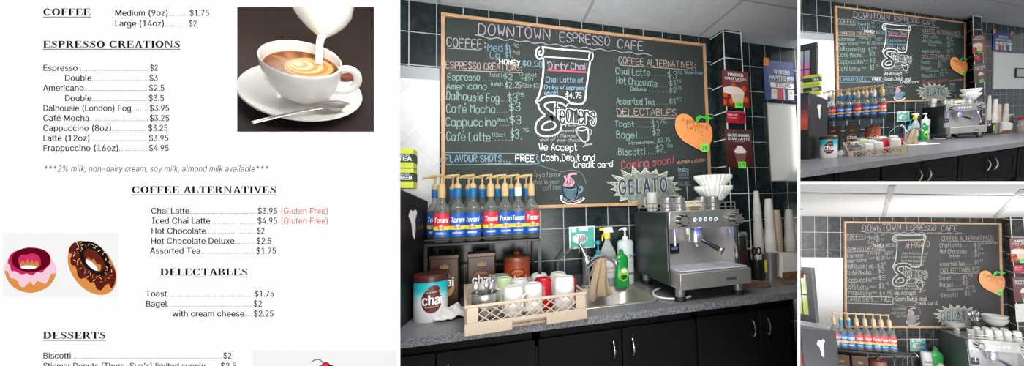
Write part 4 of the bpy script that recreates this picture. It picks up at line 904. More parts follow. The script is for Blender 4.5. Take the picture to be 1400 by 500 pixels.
DRAW=[
('a','G',0.006,[(0.376,2.525),(0.402,2.523),(0.42,2.521),(0.464,2.51),(0.509,2.521),(0.554,2.51),(0.6,2.52),(0.646,2.51),(0.693,2.52),(0.74,2.509),(0.788,2.52),(0.836,2.509),(0.885,2.52),(0.935,2.509),(0.985,2.52),(1.036,2.508),(1.088,2.52),(1.139,2.508),(1.192,2.519),(1.245,2.508),(1.3,2.519),(1.354,2.508),(1.41,2.519),(1.466,2.507),(1.523,2.519),(1.58,2.507)]),
('a','G',0.004,[(0.214,2.424),(0.41,2.432)]),
('a','P',0.005,[(0.214,2.289),(0.657,2.307)]),
('a','P',0.005,[(1.335,2.417),(1.938,2.431)]),
('a','P',0.005,[(1.302,2.051),(1.769,2.061)]),
('a','W',0.012,[(0.779,2.489),(0.805,2.49),(0.93,2.488),(1.129,2.494)]),
('a','W',0.009,[(0.799,2.426),(0.928,2.43),(1.119,2.434)]),
('a','W',0.01,[(1.129,2.494),(1.138,2.47),(1.13,2.435),(1.114,2.431),(1.11,2.461),(1.122,2.491)]),
('a','W',0.011,[(0.799,2.428),(0.772,2.408),(0.752,2.427),(0.752,2.46),(0.774,2.489),(0.798,2.475),(0.794,2.442),(0.773,2.435),(0.77,2.456),(0.782,2.463)]),
('a','W',0.012,[(0.797,2.424),(0.798,2.35),(0.785,2.241),(0.765,2.165),(0.745,2.116),(0.789,2.129),(0.847,2.151),(0.912,2.155),(0.939,2.143)]),
('a','W',0.012,[(0.939,2.13),(1.06,2.13),(1.086,2.241),(1.105,2.354),(1.119,2.434)]),
('m','K',0.012,[(0.828,2.339),(0.907,2.342),(1.007,2.343),(1.083,2.346)]),
('a','W',0.052,[(0.942,2.128),(0.916,2.142),(0.865,2.148),(0.809,2.138),(0.781,2.109),(0.795,2.072),(0.851,2.03),(0.888,1.987),(0.883,1.949),(0.849,1.926),(0.792,1.921),(0.762,1.938),(0.766,1.976),(0.8,2.009),(0.844,2.023)]),
('a','X',0.03,[(0.942,2.128),(0.916,2.142),(0.865,2.148),(0.809,2.138),(0.781,2.109),(0.795,2.072),(0.851,2.03),(0.888,1.987),(0.883,1.949),(0.849,1.926),(0.792,1.921),(0.762,1.938),(0.766,1.976),(0.8,2.009),(0.844,2.023)]),
('a','G',0.007,[(1.012,1.953),(1.019,1.921),(1.041,1.89)]),
('a','W',0.008,[(1.005,1.952),(1.017,1.92),(1.043,1.882),(1.062,1.87),(1.089,1.883),(1.092,1.922),(1.088,1.964)]),
('a','W',0.008,[(1.005,1.952),(1.045,1.97),(1.088,1.964),(1.051,1.944),(1.005,1.952)]),
('a','G',0.007,[(1.091,1.955),(1.113,1.952),(1.11,1.923),(1.09,1.912)]),
('a','G',0.007,[(1.066,1.87),(1.072,1.85)]),
('a','G',0.009,[(1.055,1.837),(1.085,1.851),(1.115,1.855)]),
('a','D',0.005,[(1.025,1.985),(1.039,2.011),(1.033,2.024)]),
('a','D',0.005,[(1.051,1.986),(1.066,2.019)]),
('a','D',0.005,[(1.071,1.98),(1.089,2.02)]),
('n','B',0.005,[(0.197,1.783),(0.502,1.783),(0.729,1.781),(0.742,1.748),(0.747,1.72),(0.501,1.716),(0.197,1.714),(0.197,1.783)]),
('C','W',0.006,[(0.192,1.78),(0.499,1.781),(0.729,1.778),(0.737,1.725),(0.721,1.7),(0.419,1.708),(0.194,1.715),(0.192,1.78)]),
('a','D',0.004,[(0.754,1.713),(0.828,1.689),(0.903,1.67),(0.979,1.679),(1.044,1.651),(1.068,1.587)]),
('a','W',0.016,[(0.899,1.508),(0.905,1.483),(0.949,1.461),(1.013,1.468),(1.05,1.492)]),
('a','L',0.012,[(0.905,1.489),(0.962,1.465),(1.04,1.489)]),
('a','B',0.012,[(1.013,1.56),(1.035,1.569),(1.041,1.549),(1.028,1.534),(1.01,1.53)]),
('a','B',0.013,[(0.908,1.57),(0.958,1.561),(1.013,1.569)]),
('a','B',0.013,[(0.909,1.561),(0.957,1.552),(1.012,1.56)]),
('a','B',0.013,[(0.909,1.553),(0.957,1.542),(1.011,1.551)]),
('a','B',0.013,[(0.91,1.544),(0.957,1.533),(1.01,1.543)]),
('a','B',0.013,[(0.91,1.536),(0.957,1.524),(1.009,1.534)]),
('a','B',0.013,[(0.91,1.527),(0.957,1.515),(1.007,1.525)]),
('a','B',0.013,[(0.911,1.519),(0.956,1.506),(1.006,1.517)]),
('a','B',0.013,[(0.911,1.51),(0.956,1.497),(1.005,1.508)]),
('a','B',0.013,[(0.912,1.501),(0.956,1.488),(1.004,1.5)]),
('a','W',0.006,[(0.906,1.574),(0.958,1.561),(1.013,1.573)]),
('a','W',0.006,[(0.906,1.574),(0.915,1.52),(0.943,1.488),(0.982,1.487),(1.004,1.518),(1.013,1.573)]),
('a','K2',0.014,[(0.92,1.576),(0.933,1.614),(0.925,1.639)]),
('a','K2',0.014,[(0.945,1.573),(0.972,1.613),(0.946,1.639),(0.972,1.654),(1.002,1.656)]),
('a','K2',0.014,[(0.964,1.576),(0.984,1.594),(0.978,1.611)]),
('a','K2',0.014,[(0.932,1.574),(0.955,1.601),(0.942,1.624)]),
('m','B',0.004,[(1.759,1.67),(1.843,1.67)]),
('m','B',0.004,[(1.757,1.626),(1.841,1.625)]),
('m','B',0.004,[(1.755,1.572),(1.857,1.571)]),
]
BURST=[(1.5,1.697),(1.535,1.654),(1.584,1.685),(1.603,1.643),(1.672,1.672),(1.661,1.623),(1.722,1.631),(1.701,1.595),(1.751,1.588),(1.718,1.563),(1.778,1.541),(1.711,1.53),(1.784,1.487),(1.679,1.5),(1.718,1.445),(1.628,1.477),(1.634,1.416),(1.563,1.463),(1.534,1.42),(1.492,1.46),(1.444,1.412),(1.422,1.466),(1.366,1.437),(1.361,1.483),(1.304,1.469),(1.315,1.507),(1.264,1.507),(1.288,1.536),(1.239,1.549),(1.283,1.568),(1.207,1.599),(1.301,1.598),(1.251,1.645),(1.34,1.624),(1.318,1.682),(1.395,1.644),(1.403,1.706),(1.463,1.654)]
GELATO=('GELATO', 1.294, 1.507, 1.676, 1.526, 0.105)
STEAMERS=('teamers', 0.868, 1.997, 1.142, 1.991, 0.108)
# ---------------------------------------------------------------- wall things
CK = {'L': (170, 158, 173), 'G': (162, 165, 165), 'B': (116, 148, 164), 'C': (122, 162, 182), 'W': (228, 229, 226), 'P': (172, 154, 142), 'g': (130, 158, 148), 'D': (120, 126, 124), 'K': (222, 84, 122), 'K2': (206, 152, 168), 'R': (180, 82, 98), 'O': (192, 142, 114)}
BX, BZ = 1.105, 2.037      # board centre on the wall
def chalkboard(y=-.02):
    t = thing('chalkboard', 'black chalkboard menu in a thin wooden frame hung', 'chalkboard')
    x0, x1, z0, z1 = .18-BX, 2.026-BX, 1.434-BZ, 2.64-BZ; fw = .021
    SL = (45, 53, 50) if BAY != 'C' else (32, 29, 28)
    MB(mat('slate', SL, .75, noise=.18, nscale=3)).box(x0+.01, x1-.01, -.012, 0, z0+.01, z1-.01).build('slate_panel', t)
    wd = mat('frame_wood', (190, 148, 108), .5, noise=.15, nscale=18)
    for b in ((x0, x1, z1-fw, z1), (x0, x1, z0, z0+fw), (x0, x0+fw, z0+fw, z1-fw), (x1-fw, x1, z0+fw, z1-fw)):
        MB(wd).box(b[0], b[1], -.024, 0, b[2], b[3]).build('frame_rail', t, .002)
    rnd = random.Random(5); groups = {'M': 'amn', 'B': 'amn', 'C': 'aC'}[BAY]
    fade = lambda c: tuple(v+(w-v)*.62 for v, w in zip(c, (132, 128, 124))) if BAY == 'C' else c
    ck = lambda k: mat('slate', SL) if k == 'X' else mat('chalk_'+k, fade(CK[k]), .95)
    Y = -.0135
    for g, col, w, pts in DRAW:
        if g not in groups: continue
        p = [(a-BX, b-BZ) for a, b in pts]
        MB(ck(col)).ribbon(smooth_path(p, 4), w, Y-(.0015 if col == 'X' else 0)).build('chalk_drawing', t, smooth=0)
    n = 0
    for g, s, xa, za, xb, zb, h, col, w in CHALK:
        if g not in groups: continue
        dy = .03 if (BAY == 'C' and g == 'a' and xa > 5) else 0
        mb = MB(ck(col)); chalk(mb, s, xa-BX, za-BZ, xb-BX, zb-BZ, h, min(.0036+.03*h, .0056)*w, Y-.0002, rnd); mb.build('chalk_lettering', t, smooth=0)
    s, xa, za, xb, zb, h = STEAMERS
    mb = MB(ck('W')); chalk(mb, s, xa-BX, za-BZ, xb-BX, zb-BZ, h*1.15, .022, Y-.0003, random.Random(2)); mb.build('chalk_lettering', t, smooth=0)
    mb = MB(ck('X')); chalk(mb, s, xa-BX, za-BZ, xb-BX, zb-BZ, h*1.15, .011, Y-.0018, random.Random(2)); mb.build('chalk_lettering', t, smooth=0)
    # the starburst round GELATO
    B = [(a-BX, b-BZ) for a, b in BURST]
    MB(mat('burst_fill', (128, 136, 126), .95, noise=.35, nscale=40)).plate(B, Y-.0002, Y-.0002).build('starburst', t, smooth=0)
    mb = MB(mat('chalk_cream', (206, 208, 190), .95)); mb.ribbon(B+B[:1], .008, Y-.0006)
    cx = sum(p[0] for p in B)/len(B); cz = sum(p[1] for p in B)/len(B)
    for i in range(0, len(B), 2):
        for q in (.3, .55, .8):
            a, b, c = B[i], B[i-1], B[(i+1) % len(B)]
            mb.ribbon([((a[0]*q+b[0]*(1-q)), a[1]*q+b[1]*(1-q)), (a[0]*q+c[0]*(1-q), a[1]*q+c[1]*(1-q))], .004, Y-.0005)
    mb.build('chalk_drawing', t, smooth=0)
    s, xa, za, xb, zb, h = GELATO
    f = lambda x, z, d=0: (x-BX, Y-.0012-d, z-BZ+(zb-za)*(x-xa)/(xb-xa))
    mb = MB(mat('chalk_cream', (206, 208, 190), .95)); text(mb, s, xa, za, h/.72, lambda x, z, d=0: tuple(Vector(f(x, z, d))+Vector((0, .0004, 0))), fit=xb-xa, bold=.085, track=.1); mb.build('chalk_lettering', t, smooth=0)
    mb = MB(mat('chalk_navy', (44, 66, 92), .9)); text(mb, s, xa, za, h/.72, f, fit=xb-xa, bold=.04, track=.1); mb.build('chalk_lettering', t, smooth=0)
    put(t, (BX, -.001, BZ)); return t
def pumpkin():
    t = thing('pumpkin_sign', 'orange paper pumpkin sign on the chalkboard edge', 'sign')
    f = lambda L: smooth_path([((x-447.5)*.00177, (112-y)*.00172) for x, y in L], 4, True)
    # outline read off the paper shape
    O = [(365, 75), (378, 42), (410, 32), (440, 44), (458, 66), (485, 68), (520, 70), (536, 92), (536, 130), (520, 170), (498, 192), (470, 184), (430, 165), (395, 145), (370, 112)]
    MB(mat('paper_orange', (250, 158, 88), .8, noise=.06, nscale=30)).plate(f(O), -.004, -.001).build('paper_pumpkin', t)
    g = mat('paper_green', (70, 190, 60), .8)
    MB(g).plate(f([(459, 64), (464, 45), (482, 35), (504, 40), (516, 28), (528, 42), (546, 44), (528, 52), (520, 62), (505, 50), (485, 48), (470, 66)]), -.0055, -.004).build('paper_leaf', t)
    s = MB(mat('sticker_green', (128, 240, 90), .7)).plate(f([(482, 160), (512, 160), (514, 190), (484, 192)]), -.0062, -.0055).build('price_sticker', t)
    k = MB(mat('ink_brown', (150, 84, 40), .8)); r = random.Random(8)
    z = lambda x, y: ((x-447.5)*.00177, (112-y)*.00172)
    for w, a, b, h in (('PUMPKIN PIE', (395, 70), (520, 100), .034), ('LATTE', (418, 92), (492, 122), .032)):
        p, q = z(*a), z(*b); chalk(k, w, p[0], p[1], q[0], q[1], h, .0035, -.0056, r)
    k.build('hand_lettering', t, smooth=0)
    k = MB(mat('ink_dark', (40, 70, 40), .8)); p, q = z(486, 184), z(510, 184); chalk(k, '3.95', p[0], p[1], q[0], q[1], .022, .003, -.0068, r); k.build('hand_lettering', s, smooth=0)
    put(t, (1.886, -.026, 1.955)); return t
def poster(kind):
    lb, w, h = {'pumpkin': ('red pumpkin chai latte poster, topmost on the tiled pillar', .225, .265), 'caramel': ('dark red salted caramel poster, lower on the tiled pillar', .225, .275)}[kind]
    t = thing('drink_poster', lb, 'poster'); x = w/2
    stops = [(0, (92, 30, 26)), (h*.35, (140, 44, 34)), (h*.7, (128, 36, 36)), (h, (120, 70, 70))] if kind == 'pumpkin' else [(0, (70, 30, 26)), (h*.4, (78, 36, 34)), (h*.8, (88, 44, 46)), (h, (92, 62, 64))]
    MB(ramp_mat('poster_'+kind, stops, rough=.25, wob=.12)).box(-x, x, -.003, 0, 0, h).build('sheet', t)
    m = MB(mat('foam_white', (232, 220, 206), .7)); f = FLAT(-.0036)
    if kind == 'pumpkin':
        for k in range(9):
            a = (k*37 % 90)/90-.5; m.m(mat('spice_orange', (196, 84, 36), .6)); cx, cz, r = a*w*.95, .03+(k*53 % 60)/60*.14, .022
            m.add([f(max(-x, min(x, cx+r*math.cos(i*PI/6))), cz+r*math.sin(i*PI/6)) for i in range(12)], [tuple(range(12))])
        m.m(mat('cup_pale', (226, 196, 176), .6)); F = FLAT(-.0042); m.quad(F(-.05, .1), F(.07, .1), F(.055, .03), F(-.03, .03))
        m.m(mat('foam_white', (232, 220, 206), .7)); F = FLAT(-.0046)
        m.add([F(*p) for p in ((-.11, .135), (-.06, .15), (.03, .145), (.06, .12), (.075, .1), (-.05, .09), (-.108, .1))], [tuple(range(7))])
        tx = (('PUMPKIN', .225, .026), ('CHAI LATTE', .198, .022))
    else:
        F = FLAT(-.0042); m.m(mat('cup_glass', (120, 84, 74), .5)); m.quad(F(-.05, .12), (.065, -.0042, .12), F(.04, .035), F(-.025, .035))
        m.m(mat('foam_white', (232, 220, 206), .7)); F = FLAT(-.0046); m.add([F(*p) for p in ((-.048, .11), (-.03, .135), (-.01, .155), (.02, .155), (.045, .13), (.062, .112), (.04, .1), (-.02, .1))], [tuple(range(8))])
        tx = (('SALTED CARAMEL', .222, .022), ('CHAI LATTE', .198, .02))
    m.build('drink_picture', t, smooth=0)
    p = MB(mat('label_white', (238, 238, 235), .5))
    for s, z, q in tx: text(p, s, 0, z, q*1.2, FLAT(-.0048), fit=w*.84 if len(s) > 9 else w*.6, center=True, bold=.04)
    text(p, 'creamy and warm', 0, .185, .012, FLAT(-.0048), center=True)
    p.build('lettering', t, smooth=0)
    s = MB(mat('sticker_green', (128, 240, 90), .7)).box(-.015, .05, -.006, -.003, -.008, .04).build('price_sticker', t)
    k = MB(mat('ink_dark', (40, 70, 40), .8)); chalk(k, '3.50' if kind == 'pumpkin' else '3.75', -.006, .006, .042, .008, .02, .0035, -.0066, random.Random(3)); k.build('hand_lettering', s, smooth=0)
    put(t, (2.178, -.147, 2.13) if kind == 'pumpkin' else (2.182, -.147, 1.69), g='pillar')
def price_card():
    t = thing('price_card', 'small crimson price card between the two drink posters', 'card')
    MB(mat('card_crimson', (176, 26, 52), .5)).box(-.08, .08, -.002, 0, 0, .085).build('card', t)
    p = MB(mat('card_dark', (70, 14, 22), .5)); text(p, '19', .03, .018, .075, FLAT(-.0026), bold=.05, fit=.045)
    p.m(mat('label_white', (238, 238, 235), .5)); text(p, 'SMALL CUP', -.07, .055, .016, FLAT(-.0026), fit=.085, bold=.03); text(p, 'of the season', -.07, .035, .013, FLAT(-.0026), fit=.08)
    p.build('lettering', t, smooth=0); put(t, (2.168, -.147, 2.01), g='pillar')
def lottery():
    t = thing('lottery_poster', 'blue lottery poster curling above the whiteboard', 'poster'); w, h = (.42 if BAY == 'B' else .30), .325
    MB(mat('poster_blue', (24, 52, 120), .4)).box(0, w, -.003, 0, 0, h).build('sheet', t)
    o = MB(mat('poster_orange', (236, 140, 40), .5))
    for x in ((0, w-.05) if BAY == 'B' else (0,)): o.add([(x-.0, -.0045, h-.045), (x+.05, -.0045, h-.05), (x+.05, -.012, h+.012), (x, -.012, h+.018)], [(0, 1, 2, 3)])
    o.build('corner_flap', t, smooth=0)
    p = MB(mat('label_white', (238, 238, 235), .5)); f = FLAT(-.0036)
    text(p, 'WINNING', .12 if BAY == 'B' else .1, .22, .05, f, fit=.2 if BAY == 'B' else .16, bold=.022); text(p, 'HAPPENS HERE' if BAY == 'B' else 'HAPPENS HER', .055, .17, .05, f, fit=.34 if BAY == 'B' else .24, bold=.022)
    p.box(.06, w-.005, -.0042, -.003, .105, .145)
    p.m(mat('poster_yellow', (214, 196, 70), .5)); text(p, 'LATEST PRIZES CLAIMED HERE', .055, .153, .015, f, fit=w-.07, bold=.03)
    p.m(mat('ink_navy', (26, 30, 50), .5)); text(p, '$ 231,045', .11, .112, .042, FLAT(-.0048), fit=.22 if BAY == 'B' else .15, bold=.03)
    for x, a in ((.06, .08), (.14, -.03), (.225, .06), (.35, -.05))[:4 if BAY == 'B' else 3]:
        p.m(mat('ticket_cream', (226, 220, 206), .6)); p.add([(x, -.004, .012), (x+.06, -.004, .012), (x+.06+a*.1, -.004, .095), (x+a*.1, -.004, .095)], [(0, 1, 2, 3)])
        p.m(mat('ink_navy', (26, 30, 50), .5)); text(p, '- (5 -', x+.008, .06, .022, FLAT(-.0046))
    p.m(mat('ticket_red', (196, 52, 84), .6)); p.quad((.12, -.0052, .008), (.185, -.0052, .008), (.185, -.0052, .1), (.12, -.0052, .1))
    p.build('lettering', t, smooth=0)
    put(t, (2.562, -.004, 2.248))
def whiteboard():
    t = thing('whiteboard', 'blank white board on the black tiles beside the pillar', 'whiteboard')
    w = .86 if BAY == 'B' else .29
    MB(mat('enamel_white', (232, 230, 226), .25)).box(0, w, -.014, 0, 0, .628).build('panel', t, .002)
    r = MB(mat('alu_trim', (196, 196, 194), .35, .8))
    for b in ((0, w, 0, .008), (0, w, .62, .628), (0, .008, .008, .62)): r.box(b[0], b[1], -.017, 0, b[2], b[3])
    r.build('frame', t); put(t, (2.567, -.001, 1.592))
def hand_sign():
    t = thing('hand_washing_sign', 'small green hand washing picture sign on the tiles behind taps', 'sign')
    MB(mat('enamel_white', (232, 230, 226), .25)).box(-.088, .088, -.004, 0, -.072, .072).build('plate', t, .003)
    p = MB(mat('sign_teal', (70, 178, 158), .5)); p.box(-.08, .08, -.0046, -.004, -.064, .064)
    p.m(mat('enamel_white', (232, 230, 226), .25)); f = FLAT(-.0052)
    p.add([f(-.015+.052*math.cos(i*PI/9), -.008+.033*math.sin(i*PI/9)) for i in range(18)], [tuple(range(18))])
    p.box(-.07, -.04, -.0052, -.004, .035, .064); p.box(-.02, .04, -.0052, -.004, .04, .064)
    p.m(mat('sign_grey', (150, 150, 148), .5)); f = FLAT(-.0058)
    for q in range(4): p.add([f(-.0+.014*q-.02+.007*math.cos(i*PI/5), -.018+.024*math.sin(i*PI/5)+q*.004) for i in range(10)], [tuple(range(10))])
    for q in range(3): p.add([f(-.04+.02*q+.006*math.cos(i*PI/4), .01+.006*math.sin(i*PI/4)) for i in range(8)], [tuple(range(8))])
    p.build('printed_picture', t, smooth=0); put(t, (1.036, -.001, 1.235))
# ---------------------------------------------------------------- left end of the counter
def dispenser():
    t = thing('drink_dispenser', 'tall black hot drink machine at the left end of counter', 'drink machine')
    k = mat('dispenser_black', (20, 21, 24), .4); P = [(-.45, -.6), (.055, -.6), (.125, -.12), (-.4, -.12)]
    MB(k).hexa([(x, y, 0) for x, y in P]+[(P[0][0], P[0][1], .64), (P[1][0], P[1][1], .64), (P[2][0], P[2][1], .575), (P[3][0], P[3][1], .575)]).build('cabinet', t, .006)
    MB(mat('dispenser_trim', (34, 35, 38), .3)).box(-.45, .05, -.604, -.6, .25, .27).build('front_ledge', t)
    MB(ramp_mat('drink_print', [(.28, (150, 60, 44)), (.38, (190, 82, 58)), (.5, (74, 50, 66)), (.62, (40, 44, 64))], rough=.35)).box(-.44, .046, -.604, -.6, .285, .62).build('front_picture', t)
    p = MB(mat('label_white', (238, 238, 235), .5)); f = FLAT(-.0052)
    text(p, 'Hot Chocolate', -.4, .56, .055, f, fit=.43, bold=.03)
    for r0 in (.035, .05): p.ribbon([(-.0+r0*math.cos(a*PI/12), .42+r0*.7*math.sin(a*PI/12)) for a in range(19)], .008, -.0052)
    p.add([f(*q) for q in ((-.07, .4), (.03, .4), (.015, .35), (-.055, .35))], [(0, 1, 2, 3)])
    p.build('lettering', t, smooth=0)
    # torn sticker on the side facing the counter
    d = Vector((.07, .48, 0)).normalized(); n = Vector((.48, -.07, 0)).normalized()
    o = Vector((.055, -.6, 0))+d*.19+n*.002
    pts = [(a*1.9, b) for a, b in [(0, .0), (.02, -.035), (.028, -.1), (.045, -.12), (.05, -.07), (.048, -.02), (.062, .015), (.05, .03), (.03, .022), (.012, .03)]]
    MB(mat('torn_sticker', (208, 208, 206), .8)).add([tuple(o+d*a+Vector((0, 0, .5+b))) for a, b in pts], [tuple(range(len(pts)))]).build('torn_sticker', t, smooth=0)
    put(t, (0, 0, .92), g='dispenser')
def tea_box(words, col, band):
    def fn():
        t = empty('tea_box')
        MB(mat('tea_'+col[0], col[1], .5)).box(-.065, .065, -.045, .045, 0, .092).build('carton', t, .002)
        p = MB(mat('tea_band_'+band[0], band[1], .5)); p.box(-.0655, .0655, -.0456, .0456, .03, .068)
        p.m(mat('label_white', (238, 238, 235), .5)); text(p, words, .055-.05, .037, .026, FLAT(-.0462), fit=.055, bold=.04)
        text(p, 'organic leaf', -.0, .058, .009, FLAT(-.0462), fit=.05)
        p.build('printed_band', t, smooth=0)
        return t
    return fn
def display_frame():
    t = thing('picture_display', 'black framed picture panel standing on the drink machine', 'display')
    k = mat('frame_black', (42, 42, 44), .4)
    fr = MB(k)
    for b in ((-.4, .06, .42, .48), (-.4, .06, 0, .06), (.0, .06, .06, .42), (-.4, -.34, .06, .42)): fr.box(b[0], b[1], -.03, .03, b[2], b[3])
    fr.build('frame', t, .004)
    if BAY == 'B': st = [(.06, (120, 130, 130)), (.2, (222, 120, 170)), (.28, (214, 130, 178)), (.33, (150, 168, 186)), (.42, (188, 196, 204))]
    else: st = [(.06, (206, 224, 120)), (.16, (190, 214, 90)), (.26, (236, 240, 190)), (.33, (190, 200, 120)), (.42, (226, 230, 200))]
    MB(ramp_mat('display_print_'+BAY, st, rough=.3)).box(-.34, .0, -.012, .0, .06, .42).build('picture', t)
    p = MB(mat('frame_black', (42, 42, 44), .4))
    for x in (-.06, -.13, -.25): p.box(x, x+.008, -.014, -.012, .06, .42)
    p.box(-.34, .0, -.014, -.012, .23, .24); p.build('glazing_bar', t)
    put(t, (0, -.3, 1.575), g='dispenser')
# ---------------------------------------------------------------- cabinets
def make_cabinet(wl, wr, zlo):
    def fn():
        t = empty('base_cabinet'); k = mat('cabinet_black', (8, 10, 9), .6, spec=.12)
        c = MB(k)
        for b in ((-wl, -wl+.018, -.585, -.02, zlo+.08, .88), (wr-.018, wr, -.585, -.02, zlo+.08, .88), (-wl, wr, -.585, -.02, zlo+.08, zlo+.1), (-wl, wr, -.04, -.02, zlo+.1, .88), (-wl, wr, -.585, -.565, .8, .88)): c.box(*b)
        c.build('carcass', t)
        MB(k).box(-wl, wr, -.53, -.02, zlo, zlo+.08).build('toe_kick', t)
        for q in (-1, 1):
            a, b = (-wl+.008, -.003) if q < 0 else (.003, wr-.008)
            d = MB(k).box(a, b, -.603, -.585, zlo+.1, .835)
            dr = d.build('door', t, .003)
            f = MB(mat('cabinet_bead', (15, 16, 15), .6, spec=.1))
            for bb in ((a+.05, b-.05, .785, .79), (a+.05, b-.05, .145+zlo, .15+zlo), (a+.05, a+.055, .15+zlo, .785), (b-.055, b-.05, .15+zlo, .785)): f.box(bb[0], bb[1], -.6045, -.603, bb[2], bb[3])
            f.build('door_bead', dr)
            x = q*.05
            MB(mat('handle_steel', (196, 192, 180), .22, 1)).tube(smooth_path([(x, -.602, .785), (x, -.618, .78), (x, -.632, .742), (x, -.618, .703), (x, -.602, .698)], 4), .0055, 8).build('handle', dr)
        return t
    return fn
def worktop(name, outer, hole, z, th, m, label):
    """slab with a sink cut-out; outer and hole are world points on the top plane (counter-clockwise)"""
    o = [Vector(p) for p in outer]; h = [Vector(p) for p in hole]; nrm = (o[1]-o[0]).cross(o[3]-o[0]).normalized()
    if nrm.z < 0: nrm = -nrm
    ex = (o[1]-o[0]).normalized(); ey = nrm.cross(ex)
    pl = lambda p: Vector(((p-o[0]).dot(ex), (p-o[0]).dot(ey), 0))
    tri = tessellate_polygon([[pl(p) for p in o], [pl(p) for p in h]]) if h else [(0, 1, 2), (0, 2, 3)]
    al = o+h; n = len(al); vs = [tuple(p) for p in al]+[tuple(p-nrm*th) for p in al]
    fs = [tuple(t) for t in tri]+[tuple(i+n for i in reversed(t)) for t in tri]
    for a, k in ((0, len(o)), (len(o), len(h))): fs += [(a+i, a+(i+1) % k, n+a+(i+1) % k, n+a+i) for i in range(k)]
    mb = MB(m); mb.add(vs, fs); ob = mb.build(name, None, 0, 30)
    return tag(ob, label, 'worktop')
def struct(mb, name, **k):
    o = mb.build(name, None, **k); o['kind'] = 'structure'; return o
CSX=[0.227, 0.291, 0.359, 0.43, 0.504, 0.58, 0.644, 0.714]
CTX=[0.278, 0.441, 0.612]
# ---------------------------------------------------------------- what stands where
SB = [('red', 'gold', 'VANILLA', .216, -.29), ('blue', 'blue', 'HAZELNUT', .294, -.29), ('blue', 'blue', 'PUMPKIN PIE', .37, -.29), ('red', 'gold', 'CARAMEL', .46, -.29), ('blue', 'gold', 'IRISH CREAM', .536, -.29), ('blue', 'clear', 'COCONUT', .606, -.29), ('red', 'gold', 'ALMOND', .678, -.29),
      ('blue', 'blue', 'MOCHA', .166, -.16), ('blue', 'blue', 'MINT', .258, -.16), ('blue', 'blue', 'CHERRY', .341, -.16), ('blue', 'blue', 'LIME', .414, -.16), ('blue', 'blue', 'PEACH', .499, -.16), ('blue', 'blue', 'MAPLE', .575, -.16), ('blue', 'blue', 'ORANGE', .663, -.16)]
ORD = ['leftmost', 'second', 'third', 'fourth', 'fifth', 'sixth', 'rightmost', 'seventh', 'eighth', 'ninth']
CUPS = [('tallest', (2.31, -.15), [(.024, .105)]*3+[(.03, .105)]*6+[(.034, .11)]*16, .0205, ('clear', (214, 212, 204)), 'translucent'), ('white', (2.405, -.16), [(.033, .11)]*9+[(.042, .11)]*11, .0225, ('white', (228, 224, 218)), 'white paper'),
        ('tan', (2.48, -.15), [(.034, .11)]*17, .0215, ('tan', (198, 174, 150)), 'tan paper'), ('patterned', (2.575, -.17), [(.034, .11)]*6+[(.042, .11)]*11, .0215, ('pattern', (206, 200, 192)), 'brown-flecked paper')]
def bottles(rows, order=None):
    nf = [r for r in rows if r[4] < -.25]
    for i, (lab, sl, nm, x, y) in enumerate(rows):
        front = y < -.25; j = i if front else i-len(nf); n = len(nf) if front else len(rows)-len(nf)
        w = 'rightmost' if j == n-1 else ORD[j] if j < 6 else ['', '', '', '', '', '', 'seventh', 'eighth'][j]
        what = f'{w} syrup bottle from the left in the {"front" if front else "back"} row' if w not in ('leftmost', 'rightmost') else f'{w} {lab}-labelled syrup bottle in the {"front" if front else "back"} row'
        o = proto(('bottle', lab, sl, nm), make_bottle(lab, sl, nm), what, 'bottle', 'pump syrup bottles on the shelf')
        put(o, (x, y, 1.276), yaw=.08*math.sin(i*2.3), g='shelf')
def shelf_group():
    o = make_shelf(); tag(o, 'black metal shelf holding the syrup bottles', 'shelf'); put(o, (.143, -.025, .92), g='shelf')
    bottles(SB)
    for x, nm in ((.222, 'left brown chai tin box with a wire handle under shelf'), (.41, 'right brown chai tin box with a wire handle under shelf')):
        put(proto('tinbox', make_tin_box, nm, 'tin', 'brown chai tins under the shelf'), (x, -.2, .92), g='shelf')
    put(tag(make_canister(), 'round copper chai canister under the shelf', 'canister'), (.6, -.2, .92), g='shelf')
